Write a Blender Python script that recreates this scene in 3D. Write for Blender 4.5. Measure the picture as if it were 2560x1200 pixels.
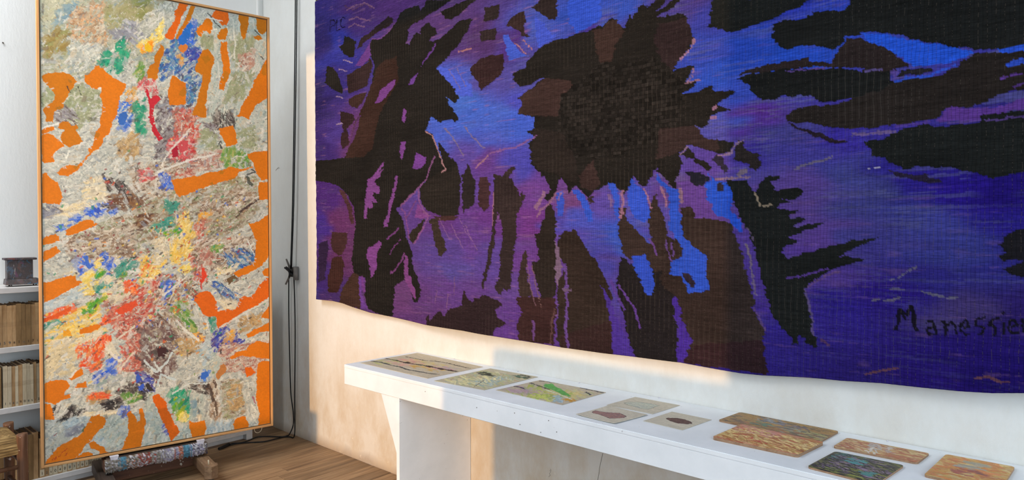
import bpy, bmesh, math, random
import numpy as np
from mathutils import Vector, Matrix

for o in list(bpy.data.objects):
    bpy.data.objects.remove(o)
SC = bpy.context.scene
COL = SC.collection
PI = math.pi
R = math.radians

# ---------------------------------------------------------------- camera, light, exposure
cam = bpy.data.cameras.new('camera')
cam.sensor_width = 36.0
cam.lens = 1650.0 / 2560.0 * 36.0
cam.clip_start = 0.05
cam_o = bpy.data.objects.new('camera', cam)
COL.objects.link(cam_o)
YAW, PITCH = R(48.4), math.atan(25.0 / 1650.0)
fwd = Vector((math.sin(YAW) * math.cos(PITCH), math.cos(YAW) * math.cos(PITCH), -math.sin(PITCH)))
cam_o.location = (0, 0, 1.5)
cam_o.rotation_euler = fwd.to_track_quat('-Z', 'Y').to_euler()
SC.camera = cam_o

SC.view_settings.view_transform = 'Standard'
SC.view_settings.look = 'None'
SC.view_settings.gamma = 1.0
SC.view_settings.use_curve_mapping = False
SC.view_settings.exposure = 0.06

world = bpy.data.worlds.new('evening_sky')
SC.world = world
world.use_nodes = True
bg = world.node_tree.nodes['Background']
bg.inputs[0].default_value = (0.62, 0.74, 1.0, 1)
bg.inputs[1].default_value = 0.6

def lamp(name, kind, loc, direction, energy, color, **kw):
    d = bpy.data.lights.new(name, kind)
    d.energy = energy
    d.color = color
    for k, v in kw.items():
        setattr(d, k, v)
    o = bpy.data.objects.new(name, d)
    COL.objects.link(o)
    o.location = loc
    o.rotation_euler = Vector(direction).to_track_quat('-Z', 'Y').to_euler()
    return o

lamp('evening_sun', 'SUN', (-6, 0, 3), (1.0, 0.30, -0.088), 1.85, (1.0, 0.58, 0.23), angle=R(0.55))
lamp('door_daylight', 'AREA', (-2.5, 1.6, 1.5), (1, 0, 0), 13, (0.76, 0.90, 1.0), shape='RECTANGLE', size=3.6, size_y=2.8)
lamp('front_fill', 'AREA', (-0.2, -2.62, 1.9), (0, 1, 0), 125, (0.66, 0.85, 1.0), shape='RECTANGLE', size=4.0, size_y=2.6)  # unseen fill lamp added behind the viewer to brighten far wall and leg panel
lamp('overhead_fill', 'AREA', (-0.8, 3.9, 4.12), (0.0, 0.0, -1), 130, (0.88, 0.94, 1.0), shape='RECTANGLE', size=2.2, size_y=1.7)  # unseen overhead lamp added to lift the far wall and bench top

# ---------------------------------------------------------------- helpers
def lin(c):
    c = np.asarray(c, float) / 255.0
    return np.where(c <= 0.04045, c / 12.92, ((c + 0.055) / 1.055) ** 2.4)

def link(name, me, mat=None, parent=None, loc=(0, 0, 0), rot=(0, 0, 0)):
    o = bpy.data.objects.new(name, me)
    COL.objects.link(o)
    o.location = loc
    o.rotation_euler = rot
    if parent is not None:
        o.parent = parent
    if mat is not None:
        me.materials.clear()
        me.materials.append(mat)
    return o

def tag(o, label=None, cat=None, group=None, kind=None):
    for k, v in (('label', label), ('category', cat), ('group', group), ('kind', kind)):
        if v:
            o[k] = v
    return o

def empty(name, loc, rz=0, label=None, cat=None, group=None):
    o = bpy.data.objects.new(name, None)
    o.empty_display_size = 0.1
    COL.objects.link(o)
    o.location = loc
    o.rotation_euler = (0, 0, rz)
    return tag(o, label, cat, group)

class MB:
    """collects shapes into one mesh"""
    def __init__(self):
        self.bm = bmesh.new()
    def hexa(self, P):
        v = [self.bm.verts.new(p) for p in P]
        for f in ((0, 3, 2, 1), (4, 5, 6, 7), (0, 1, 5, 4), (1, 2, 6, 5), (2, 3, 7, 6), (3, 0, 4, 7)):
            self.bm.faces.new([v[i] for i in f])
        return self
    def box(self, x0, x1, y0, y1, z0, z1):
        return self.hexa([(x0, y0, z0), (x1, y0, z0), (x1, y1, z0), (x0, y1, z0), (x0, y0, z1), (x1, y0, z1), (x1, y1, z1), (x0, y1, z1)])
    def prism(self, pts, z0, z1):
        a = [self.bm.verts.new((x, y, z0)) for x, y in pts]
        b = [self.bm.verts.new((x, y, z1)) for x, y in pts]
        n = len(pts)
        self.bm.faces.new(a[::-1]); self.bm.faces.new(b)
        for i in range(n):
            self.bm.faces.new((a[i], a[(i + 1) % n], b[(i + 1) % n], b[i]))
        return self
    def tube(self, pts, r, n=8, r2=None, smooth=True):
        pts = [Vector(p) for p in pts]
        m = len(pts)
        rings = []
        up = Vector((0.31, 0.17, 0.93)).normalized()
        for i, p in enumerate(pts):
            t = (pts[min(i + 1, m - 1)] - pts[max(i - 1, 0)]).normalized()
            a = t.cross(up)
            if a.length < 1e-3:
                a = t.cross(Vector((1, 0, 0)))
            a.normalize()
            b = t.cross(a)
            rad = r if r2 is None else r + (r2 - r) * i / (m - 1)
            rings.append([self.bm.verts.new(p + a * math.cos(k * 2 * PI / n) * rad + b * math.sin(k * 2 * PI / n) * rad) for k in range(n)])
        for i in range(m - 1):
            for k in range(n):
                f = self.bm.faces.new((rings[i][k], rings[i][(k + 1) % n], rings[i + 1][(k + 1) % n], rings[i + 1][k]))
                f.smooth = smooth
        self.bm.faces.new(rings[0][::-1]); self.bm.faces.new(rings[-1])
        return self
    def bevel(self, w, seg=2):
        bmesh.ops.recalc_face_normals(self.bm, faces=self.bm.faces)
        bmesh.ops.bevel(self.bm, geom=list(self.bm.edges), offset=w, segments=seg, affect='EDGES', clamp_overlap=True)
        return self
    def mesh(self, name):
        bmesh.ops.recalc_face_normals(self.bm, faces=self.bm.faces)
        me = bpy.data.meshes.new(name)
        self.bm.to_mesh(me); self.bm.free()
        return me
    def build(self, name, mat, parent=None, **kw):
        return link(name, self.mesh(name), mat, parent, **kw)

def smooth_path(pts, k=8):
    P = [Vector(p) for p in pts]
    P = [P[0] * 2 - P[1]] + P + [P[-1] * 2 - P[-2]]
    out = []
    for i in range(1, len(P) - 2):
        a, b, c, d = P[i - 1:i + 3]
        for j in range(k):
            t = j / k
            out.append(0.5 * ((2 * b) + (c - a) * t + (2 * a - 5 * b + 4 * c - d) * t * t + (3 * b - 3 * c + d - a) * t ** 3))
    out.append(P[-2])
    return out

# ---------------------------------------------------------------- materials
class NT:
    def __init__(self, name, rough=0.6, spec=0.3):
        self.m = bpy.data.materials.new(name)
        self.m.use_nodes = True
        self.t = self.m.node_tree
        self.p = self.t.nodes['Principled BSDF']
        self.p.inputs['Roughness'].default_value = rough
        self.p.inputs['Specular IOR Level'].default_value = spec
        self.tc = self.t.nodes.new('ShaderNodeTexCoord')
    def n(self, typ, **kw):
        nd = self.t.nodes.new(typ)
        for k, v in kw.items():
            if k.startswith('_'):
                setattr(nd, k[1:], v)
            else:
                key = int(k[1:]) if k[0] == 'i' and k[1:].isdigit() else k
                s = nd.inputs[key]
                if hasattr(v, 'is_linked'):
                    self.t.links.new(v, s)
                else:
                    s.default_value = v
        return nd
    def out(self, sock, name):
        self.t.links.new(sock, self.p.inputs[name])
    def coord(self, scale=(1, 1, 1), obj=True, rot=(0, 0, 0)):
        mp = self.n('ShaderNodeMapping', Scale=scale, Rotation=rot)
        self.t.links.new(self.tc.outputs['Object' if obj else 'Generated'], mp.inputs[0])
        return mp.outputs[0]
    def noise(self, vec, scale, detail=4, rough=0.55, dist=0.0):
        return self.n('ShaderNodeTexNoise', Vector=vec, Scale=scale, Detail=detail, Roughness=rough, Distortion=dist).outputs[0]
    def ramp(self, fac, stops):
        r = self.n('ShaderNodeValToRGB', Fac=fac)
        el = r.color_ramp.elements
        while len(el) > 1:
            el.remove(el[-1])
        el[0].position = stops[0][0]
        for i, (p, c) in enumerate(stops):
            e = el[0] if i == 0 else el.new(p)
            e.color = tuple(lin(c)) + (1,)
        return r.outputs[0]
    def mix(self, fac, a, b, mode='MIX'):
        m = self.n('ShaderNodeMix', _data_type='RGBA', _blend_type=mode)
        for s, v in ((m.inputs[0], fac), (m.inputs[6], a), (m.inputs[7], b)):
            if hasattr(v, 'is_linked'):
                self.t.links.new(v, s)
            else:
                s.default_value = v if not isinstance(v, tuple) or len(v) == 4 else tuple(lin(v)) + (1,)
        return m.outputs[2]
    def math(self, op, a, b=0.0, c=0.0):
        m = self.n('ShaderNodeMath', _operation=op)
        for i, v in enumerate((a, b, c)):
            if hasattr(v, 'is_linked'):
                self.t.links.new(v, m.inputs[i])
            else:
                m.inputs[i].default_value = v
        return m.outputs[0]
    def bump(self, h, strength=0.3, dist=0.005):
        b = self.n('ShaderNodeBump', Strength=strength, Distance=dist, Height=h)
        self.out(b.outputs[0], 'Normal')

def plaster(name, base, stain, low=None):
    t = NT(name, 0.85, 0.2)
    v = t.coord()
    big = t.noise(v, 1.3, 5, 0.6)
    fine = t.noise(t.coord((6, 6, 2.2)), 6, 6, 0.7)
    c = t.mix(t.math('MULTIPLY', big, 0.55), base, stain)
    c = t.mix(t.math('MULTIPLY', t.math('SUBTRACT', fine, 0.35), 0.5), c, stain)
    if low:
        sep = t.n('ShaderNodeSeparateXYZ', Vector=t.tc.outputs['Object'])
        f = t.n('ShaderNodeMapRange', _clamp=True, i0=sep.outputs[2], i1=1.05, i2=0.1, i3=0.0, i4=1.0).outputs[0]
        med = t.noise(t.coord((3, 3, 1.6)), 2.2, 5, 0.65)
        blot = t.n('ShaderNodeMapRange', _clamp=True, i0=med, i1=0.38, i2=0.66, i3=0.0, i4=1.0).outputs[0]
        c = t.mix(t.math('MULTIPLY', blot, 0.15), c, (196, 186, 170))
        dirt = t.math('MULTIPLY', f, t.math('ADD', 0.25, t.math('MULTIPLY', blot, 0.5)))
        c = t.mix(t.math('MINIMUM', dirt, 1.0), c, low)
        foot = t.n('ShaderNodeMapRange', _clamp=True, i0=t.math('ADD', sep.outputs[2], t.math('MULTIPLY', t.math('SUBTRACT', med, 0.5), 0.16)), i1=0.06, i2=0.0, i3=0.0, i4=0.6).outputs[0]
        c = t.mix(foot, c, (150, 122, 94))
        spots = t.noise(v, 22, 3, 0.5)
        sp = t.n('ShaderNodeMapRange', _clamp=True, i0=spots, i1=0.68, i2=0.74, i3=0.0, i4=0.6).outputs[0]
        c = t.mix(t.math('MULTIPLY', sp, f), c, (236, 226, 208))
        scr = t.noise(t.coord((14, 14, 2)), 5, 4, 0.8)
        s2 = t.n('ShaderNodeMapRange', _clamp=True, i0=scr, i1=0.7, i2=0.78, i3=0.0, i4=0.35).outputs[0]
        c = t.mix(s2, c, (140, 130, 116))
    t.out(c, 'Base Color')
    t.bump(t.math('ADD', big, t.math('MULTIPLY', fine, 0.4)), 0.35, 0.012)
    return t.m

def wood(name, a, b, c=None, scale=3.0, axis=0, rough=0.55, spots=None, rnd=0.0):
    t = NT(name, rough, 0.3)
    s = [14, 14, 14]; s[axis] = 0.9
    v = t.coord(tuple(s))
    if rnd:
        oi = t.n('ShaderNodeObjectInfo')
        ad = t.n('ShaderNodeVectorMath', _operation='ADD')
        t.t.links.new(v, ad.inputs[0])
        t.t.links.new(t.math('MULTIPLY', oi.outputs['Random'], 40.0), ad.inputs[1])
        v = ad.outputs[0]
    g = t.noise(v, scale, 6, 0.65, 0.6)
    col = t.ramp(g, [(0.3, a), (0.55, b), (0.75, c or b)])
    if rnd:
        k = t.math('ADD', 1.0 - rnd, t.math('MULTIPLY', oi.outputs['Random'], 2 * rnd))
        cc = t.n('ShaderNodeCombineColor', i0=k, i1=k, i2=k).outputs[0]
        col = t.mix(1.0, col, cc, 'MULTIPLY')
    if spots:
        sn = t.noise(t.coord((1, 1, 1)), 38, 3, 0.6)
        f = t.n('ShaderNodeMapRange', _clamp=True, i0=sn, i1=0.66, i2=0.7, i3=0.0, i4=0.8).outputs[0]
        col = t.mix(f, col, spots)
    t.out(col, 'Base Color')
    t.bump(g, 0.25, 0.003)
    return t.m

def plain(name, c, rough=0.5, var=0.12, scale=20, spec=0.3, metal=0.0):
    t = NT(name, rough, spec)
    n = t.noise(t.coord(), scale, 4, 0.6)
    dk = tuple(int(x * (1 - var)) for x in c)
    lt = tuple(min(255, int(x * (1 + var))) for x in c)
    t.out(t.ramp(n, [(0.3, dk), (0.7, lt)]), 'Base Color')
    t.p.inputs['Metallic'].default_value = metal
    t.bump(n, 0.15, 0.002)
    return t.m

def splatter(name, base, cols, scale=14.0, rough=0.45, dist=0.008, strength=0.8):
    t = NT(name, rough, 0.4)
    v = t.coord((1, 1, 1))
    col = t.ramp(t.noise(v, 9, 4), [(0.3, base), (0.7, tuple(int(x * 1.4) for x in base))])
    h = t.noise(v, scale * 5, 5, 0.7, 1.2)
    for i, (c, th) in enumerate(cols):
        n = t.noise(t.coord((1.0 + 0.13 * i, 1.0 - 0.07 * i, 1.1), rot=(i * 1.3, i * 0.7, i * 2.1)), scale * (0.5 + 0.3 * (i % 4)), 5, 0.7, 1.5)
        f = t.n('ShaderNodeMapRange', _clamp=True, i0=n, i1=th, i2=th + 0.03, i3=0.0, i4=0.9).outputs[0]
        col = t.mix(f, col, c)
    t.out(col, 'Base Color')
    t.bump(h, strength, dist)
    return t.m

def art_mat(name, rough=0.5, spec=0.35, grain=60.0, strength=0.25, stretch=(1, 1, 1)):
    t = NT(name, rough, spec)
    at = t.n('ShaderNodeAttribute', _attribute_name='Col')
    n = t.noise(t.coord(stretch), grain, 4, 0.7)
    k = t.n('ShaderNodeMapRange', i0=n, i1=0.25, i2=0.75, i3=0.86, i4=1.12).outputs[0]
    cc = t.n('ShaderNodeCombineColor', i0=k, i1=k, i2=k).outputs[0]
    t.out(t.mix(1.0, at.outputs[0], cc, 'MULTIPLY'), 'Base Color')
    t.bump(n, strength, 0.002)
    return t.m

M = {}
M['wall'] = plaster('white_plaster', (240, 237, 232), (226, 223, 217))
M['wall_r'] = plaster('aged_plaster', (234, 233, 228), (216, 215, 210), (200, 176, 142))
M['ceil'] = plaster('ceiling_paint', (225, 222, 216), (212, 210, 205))
M['plank'] = wood('floor_oak', (112, 86, 62), (152, 120, 87), (178, 146, 110), 2.4, 0, 0.5, rnd=0.13)
M['gap'] = plain('floor_gap', (38, 30, 24), 0.9)
M['bench'] = NT('bench_paint', 0.55, 0.3)
def _bench():
    t = M['bench']
    n = t.noise(t.coord((1, 1, 1)), 5, 5, 0.6)
    c = t.ramp(n, [(0.3, (226, 228, 230)), (0.7, (240, 241, 243))])
    sp = t.noise(t.coord((1, 1, 1)), 55, 2, 0.5)
    f = t.n('ShaderNodeMapRange', _clamp=True, i0=sp, i1=0.745, i2=0.76, i3=0.0, i4=0.4).outputs[0]
    c = t.mix(f, c, (120, 116, 112))
    t.out(c, 'Base Color'); t.bump(n, 0.2, 0.004)
    M['bench'] = t.m
_bench()
M['shelf'] = plain('shelf_paint', (205, 198, 192), 0.6, 0.06, 8)
M['frame'] = wood('pine_frame', (196, 138, 84), (214, 158, 100), (228, 176, 118), 2.0, 2, 0.5)
M['frame_h'] = wood('pine_frame_rail', (196, 138, 84), (214, 158, 100), (228, 176, 118), 2.0, 0, 0.5)
M['back'] = plain('raw_canvas', (170, 150, 120), 0.9)
M['easel'] = wood('easel_wood', (62, 36, 24), (92, 56, 36), (110, 72, 48), 2.5, 0, 0.5, (200, 188, 170))
M['easel_y'] = wood('easel_foot_wood', (96, 72, 52), (128, 100, 74), (150, 120, 92), 2.5, 1, 0.6, (200, 180, 140))
M['easel_d'] = wood('easel_dark_wood', (46, 38, 34), (70, 58, 50), (86, 72, 62), 2.5, 1, 0.5)
M['metal'] = plain('caster_metal', (90, 84, 78), 0.4, 0.2, 30, 0.5, 0.7)
M['cord'] = plain('black_cord', (22, 20, 20), 0.5)
M['grey'] = plain('grey_bracket', (112, 106, 100), 0.5)
M['cleat'] = plain('cleat_horn', (100, 92, 84), 0.5)
M['white'] = plain('white_clip', (210, 205, 212), 0.5)
M['crust'] = splatter('paint_crust', (96, 84, 78), [((150, 130, 120), .5), ((196, 180, 176), .56), ((140, 60, 50), .6), ((86, 140, 160), .61), ((200, 120, 90), .63), ((222, 214, 218), .6), ((70, 60, 90), .64), ((210, 170, 130), .65)], 16, 0.4, 0.012, 1.0)
M['box'] = splatter('paint_box_wood', (60, 52, 50), [((96, 78, 72), .5), ((110, 56, 46), .57), ((78, 90, 104), .55), ((44, 110, 136), .62), ((186, 176, 168), .63), ((104, 64, 86), .6)], 14, 0.5, 0.006, 0.6)
M['stool'] = wood('stool_wood', (70, 44, 30), (104, 72, 52), (134, 100, 76), 2.5, 2, 0.4, (210, 200, 190))
M['rush'] = NT('woven_rush', 0.7)
def _rush():
    t = M['rush']
    w = t.noise(t.coord((6, 60, 60)), 2.0, 4, 0.6)
    t.out(t.ramp(w, [(0.3, (70, 52, 26)), (0.5, (124, 96, 54)), (0.7, (176, 146, 96))]), 'Base Color')
    t.bump(w, 0.8, 0.006); M['rush'] = t.m
_rush()
def spine_mat(name, a, b, rule=(120, 90, 60)):
    t = NT(name, 0.75, 0.2)
    oi = t.n('ShaderNodeObjectInfo')
    ad = t.n('ShaderNodeVectorMath', _operation='ADD')
    t.t.links.new(t.coord((30, 30, 7)), ad.inputs[0])
    t.t.links.new(t.math('MULTIPLY', oi.outputs['Random'], 60.0), ad.inputs[1])
    n = t.noise(ad.outputs[0], 1.0, 5, 0.65)
    c = t.ramp(n, [(0.3, a), (0.65, b)])
    k = t.math('ADD', 0.82, t.math('MULTIPLY', oi.outputs['Random'], 0.3))
    c = t.mix(1.0, c, t.n('ShaderNodeCombineColor', i0=k, i1=k, i2=k).outputs[0], 'MULTIPLY')
    z = t.n('ShaderNodeSeparateXYZ', Vector=t.tc.outputs['Object']).outputs[2]
    r1 = t.math('COMPARE', z, 0.214, 0.0009)
    r2 = t.math('COMPARE', z, 0.207, 0.0009)
    tx = t.math('MULTIPLY', t.math('COMPARE', z, 0.125, 0.014), t.math('GREATER_THAN', t.math('SINE', t.math('MULTIPLY', z, 1500.0)), 0.2))
    f = t.math('MULTIPLY', t.math('MAXIMUM', t.math('MAXIMUM', r1, r2), tx), 0.4)
    t.out(t.mix(f, c, rule), 'Base Color'); t.bump(n, 0.2, 0.002)
    return t.m
M['sp_a'] = spine_mat('tan_spine', (150, 112, 72), (186, 150, 108))
M['sp_b'] = spine_mat('cream_spine', (176, 156, 126), (204, 186, 156))
M['sp_c'] = spine_mat('brown_spine', (116, 88, 56), (152, 118, 78))
M['pages'] = plain('dusty_pages', (104, 82, 64), 0.9, 0.25, 40)
M['ink'] = plain('spine_ink', (62, 46, 36), 0.8)
M['faint'] = plain('wall_scratch', (150, 142, 128), 0.9)
M['ink_g'] = plain('spine_ink_grey', (70, 80, 84), 0.8)
M['label'] = plain('paper_label', (206, 190, 160), 0.8)
M['paint'] = art_mat('oil_paint', 0.55, 0.25, 110.0, 0.15)
M['paper'] = art_mat('drawn_paper', 0.75, 0.2, 90.0, 0.15)
M['panel'] = art_mat('painted_panel', 0.4, 0.4, 120.0, 0.4)
M['panel_edge'] = wood('panel_edge', (128, 96, 72), (160, 126, 98), (176, 144, 114), 3, 0, 0.6)

def weave_mat():
    t = NT('woven_wool', 0.9, 0.06)
    at = t.n('ShaderNodeAttribute', _attribute_name='Col')
    ck = t.n('ShaderNodeAttribute', _attribute_name='Coarse')
    sep = t.n('ShaderNodeSeparateXYZ', Vector=t.tc.outputs['Object'])
    vec = t.n('ShaderNodeCombineXYZ', X=sep.outputs[1], Y=sep.outputs[2]).outputs[0]
    y, z = sep.outputs[1], sep.outputs[2]
    wob = t.n('ShaderNodeTexNoise', Vector=vec, Scale=14.0, Detail=3.0)
    ad = t.n('ShaderNodeVectorMath', _operation='MULTIPLY_ADD', i1=(0.022, 0.014, 0), i2=vec)
    t.t.links.new(wob.outputs[1], ad.inputs[0])
    g = lambda x: (x, x, x, 1)
    def stretched(sy, sz, detail=3, rough=0.6):
        return t.noise(t.n('ShaderNodeCombineXYZ', X=t.math('MULTIPLY', y, sy), Y=t.math('MULTIPLY', z, sz)).outputs[0], 1.0, detail, rough)
    # single wefts: short level threads packed between upright ribs
    weft = stretched(34.0, 330.0, 2, 0.5)
    band = stretched(7.0, 90.0, 4, 0.65)
    yw = t.math('ADD', y, t.math('MULTIPLY', t.math('SUBTRACT', wob.outputs[0], 0.5), 0.012))
    rib = t.math('ABSOLUTE', t.math('SINE', t.math('MULTIPLY', yw, PI / 0.0112)))
    row = t.math('ABSOLUTE', t.math('SINE', t.math('ADD', t.math('MULTIPLY', z, PI / 0.0046), t.math('MULTIPLY', t.math('FLOOR', t.math('DIVIDE', yw, 0.0112)), 1.571))))
    groove = t.math('MULTIPLY', t.n('ShaderNodeMapRange', _clamp=True, i0=rib, i1=0.0, i2=0.45, i3=0.62, i4=1.0).outputs[0],
                    t.n('ShaderNodeMapRange', _clamp=True, i0=row, i1=0.0, i2=0.6, i3=0.80, i4=1.0).outputs[0])
    kf = t.math('MULTIPLY', groove, t.n('ShaderNodeMapRange', i0=weft, i1=0.3, i2=0.7, i3=0.72, i4=1.32).outputs[0])
    b = t.n('ShaderNodeTexBrick', Vector=ad.outputs[0], Color1=g(0.55), Color2=g(1.7), Mortar=g(0.6), Scale=1.0)
    for k, v in (('Mortar Size', 0.0016), ('Mortar Smooth', 1.0), ('Brick Width', 0.021), ('Row Height', 0.0165), ('Bias', 0.0)):
        b.inputs[k].default_value = v
    f = t.mix(ck.outputs[2], t.n('ShaderNodeCombineColor', i0=kf, i1=kf, i2=kf).outputs[0], t.mix(0.55, b.outputs[0], t.n('ShaderNodeCombineColor', i0=kf, i1=kf, i2=kf).outputs[0], 'MULTIPLY'))
    k = t.n('ShaderNodeMapRange', i0=band, i1=0.3, i2=0.7, i3=0.80, i4=1.22).outputs[0]
    c = t.mix(1.0, at.outputs[0], f, 'MULTIPLY')
    c = t.mix(1.0, c, t.n('ShaderNodeCombineColor', i0=k, i1=k, i2=k).outputs[0], 'MULTIPLY')
    # pale warp threads that peep out between the ribs
    saw = t.math('FRACT', t.math('DIVIDE', yw, 0.0224))
    n2 = t.noise(t.n('ShaderNodeCombineXYZ', X=t.math('MULTIPLY', y, 70.0), Y=t.math('MULTIPLY', z, 120.0)).outputs[0], 1.0, 2)
    patch = t.noise(vec, 3.5, 2)
    line = t.math('MULTIPLY', t.math('COMPARE', saw, 0.5, 0.045), t.math('GREATER_THAN', t.math('ADD', n2, t.math('MULTIPLY', t.math('SUBTRACT', patch, 0.5), 0.9)), 0.52))
    c = t.mix(t.math('MULTIPLY', line, 0.085), c, (150, 135, 122))
    t.out(c, 'Base Color')
    h = t.mix(ck.outputs[2], t.n('ShaderNodeCombineColor', i0=t.math('ADD', groove, t.math('MULTIPLY', weft, 0.6)), i1=0.0, i2=0.0).outputs[0], b.outputs[0])
    t.bump(h, 0.55, 0.003)
    return t.m
M['weave'] = weave_mat()

# ---------------------------------------------------------------- drawing on a canvas of colour samples
class Canvas:
    def __init__(self, w, h, res, seed=1):
        self.res = res
        self.W, self.H = int(round(w / res)), int(round(h / res))
        self.c = np.zeros((self.H, self.W, 3), np.float32)
        self.h = np.zeros((self.H, self.W), np.float32)
        self.rng = np.random.default_rng(seed)
        self.wx = self.wy = None
        self.blend = 0.0; self.bristle = 0.28
    def value_noise(self, cx, cy):
        """smooth noise in -1..1 with cells of cx by cy samples"""
        gw, gh = int(self.W / cx) + 3, int(self.H / cy) + 3
        g = self.rng.uniform(-1, 1, (gh, gw)).astype(np.float32)
        xs = np.arange(self.W) / cx; ys = np.arange(self.H) / cy
        xi = xs.astype(int); yi = ys.astype(int)
        fx = xs - xi; fy = ys - yi
        fx = fx * fx * (3 - 2 * fx); fy = fy * fy * (3 - 2 * fy)
        a = g[yi][:, xi]; b = g[yi][:, xi + 1]; c = g[yi + 1][:, xi]; d = g[yi + 1][:, xi + 1]
        fx = fx[None, :]; fy = fy[:, None]
        return (a * (1 - fx) + b * fx) * (1 - fy) + (c * (1 - fx) + d * fx) * fy
    def mask(self, pts, pad=12):
        p = np.asarray(pts, float) / self.res
        x0 = max(0, int(p[:, 0].min()) - pad); x1 = min(self.W, int(p[:, 0].max()) + pad + 2)
        y0 = max(0, int(p[:, 1].min()) - pad); y1 = min(self.H, int(p[:, 1].max()) + pad + 2)
        if x1 <= x0 or y1 <= y0:
            return None
        X, Y = np.meshgrid(np.arange(x0, x1) + 0.5, np.arange(y0, y1) + 0.5)
        if self.wx is not None:
            X = X + self.wx[y0:y1, x0:x1]; Y = Y + self.wy[y0:y1, x0:x1]
        ins = np.zeros(X.shape, bool)
        n = len(p)
        for i in range(n):
            ax, ay = p[i]; bx, by = p[(i + 1) % n]
            if ay == by:
                continue
            cond = ((ay > Y) != (by > Y)) & (X < (bx - ax) * (Y - ay) / (by - ay) + ax)
            ins ^= cond
        return (slice(y0, y1), slice(x0, x1)), ins
    def fill(self, col, pts, var=0.06, streak=None, alpha=1.0, lift=0.0):
        r = self.mask(pts)
        if r is None:
            return
        sl, ins = r
        base = lin(col).astype(np.float32)
        f = 1 + var * (streak[sl] if streak is not None else 0)
        tgt = base[None, None, :] * (f[..., None] if streak is not None else 1)
        a = (ins * alpha)[..., None]
        self.c[sl] = self.c[sl] * (1 - a) + tgt * a
        if lift is not None:
            self.h[sl] = np.where(ins, lift, self.h[sl])
    def line(self, col, w, pts, rough=0.25, alpha=1.0):
        p = np.asarray(pts, float)
        L = [p[0]]
        for a, b in zip(p[:-1], p[1:]):
            k = max(1, int(np.hypot(*(b - a)) / (w * 0.8)) )
            L += [a + (b - a) * (i + 1) / k for i in range(k)]
        L = np.array(L)
        d = np.gradient(L, axis=0) if len(L) > 1 else np.array([[1, 0]])
        nrm = np.stack([-d[:, 1], d[:, 0]], 1); nrm /= np.linalg.norm(nrm, axis=1)[:, None] + 1e-9
        ww = w * 0.5 * (1 + self.rng.uniform(-rough, rough, len(L)))[:, None]
        ww2 = w * 0.5 * (1 + self.rng.uniform(-rough, rough, len(L)))[:, None]
        self.fill(col, np.concatenate([L + nrm * ww, (L - nrm * ww2)[::-1]]), alpha=alpha)
    def dab(self, x, y, ln, wd, ang, col, alpha=0.9, lift=1.0):
        """one stroke of a bristle brush"""
        x /= self.res; y /= self.res; ln /= self.res; wd /= self.res
        r = int(max(ln, wd) * 0.5 + 2)
        x0 = max(0, int(x) - r); x1 = min(self.W, int(x) + r + 1); y0 = max(0, int(y) - r); y1 = min(self.H, int(y) + r + 1)
        if x1 <= x0 or y1 <= y0:
            return
        ca, sa = math.cos(ang), math.sin(ang)
        dx = np.arange(x0, x1)[None, :] - x; dy = np.arange(y0, y1)[:, None] - y
        u = (dx * ca + dy * sa) / (ln * 0.5); v = (-dx * sa + dy * ca) / (wd * 0.5)
        nb = 9
        br = self.rng.uniform(0, 1, nb + 1)
        bi = np.clip(((v + 1) * 0.5 * nb), 0, nb - 1e-3).astype(int)
        end = 0.62 + 0.42 * br[bi]
        m = (np.abs(v) < 0.95) & (u < end) & (u > -0.6 - 0.4 * br[(bi + 3) % nb])
        sh = (1 - self.bristle / 2 + self.bristle * br[bi])
        a = (m * alpha)[..., None].astype(np.float32)
        sl = (slice(y0, y1), slice(x0, x1))
        self.c[sl] = self.c[sl] * (1 - a) + (col[None, None, :] * sh[..., None]) * a
        self.h[sl] = np.where(m, 0.35 * self.h[sl] + lift * (0.35 + 0.65 * br[bi]) * (1 - 0.4 * v * v), self.h[sl])
    def scrub(self, pal, ang, ln, wd, pts, dens=1.6, spread=0.35, alpha=0.9, lift=1.0):
        """fills an outline with strokes of a few mixed colours"""
        old = self.wx
        self.wx = None
        r = self.mask(pts, 2)
        self.wx = old
        if r is None:
            return
        sl, ins = r
        ys, xs = np.nonzero(ins)
        if len(xs) == 0:
            return
        area = len(xs) * self.res ** 2
        n = int(dens * area / (ln * wd)) + 2
        cols = [lin(c).astype(np.float32) for c in pal]
        mean = sum(cols) / len(cols)
        cols = [c * (1 - self.blend) + mean * self.blend for c in cols]
        wts = np.array([1.0 / (1 + 0.35 * i) for i in range(len(cols))]); wts /= wts.sum()
        idx = self.rng.integers(0, len(xs), n)
        ci = self.rng.choice(len(cols), n, p=wts)
        for k in range(n):
            c = cols[ci[k]] * self.rng.uniform(0.86, 1.14)
            self.dab((xs[idx[k]] + sl[1].start) * self.res, (ys[idx[k]] + sl[0].start) * self.res,
                     ln * self.rng.uniform(0.6, 1.5), wd * self.rng.uniform(0.5, 1.4),
                     ang + self.rng.normal(0, spread), c, alpha, lift)
    def sample(self, px, py, arr=None):
        arr = self.c if arr is None else arr
        x = np.clip(px / self.res - 0.5, 0, self.W - 1.001); y = np.clip(py / self.res - 0.5, 0, self.H - 1.001)
        return arr[np.round(y).astype(int), np.round(x).astype(int)]

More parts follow.
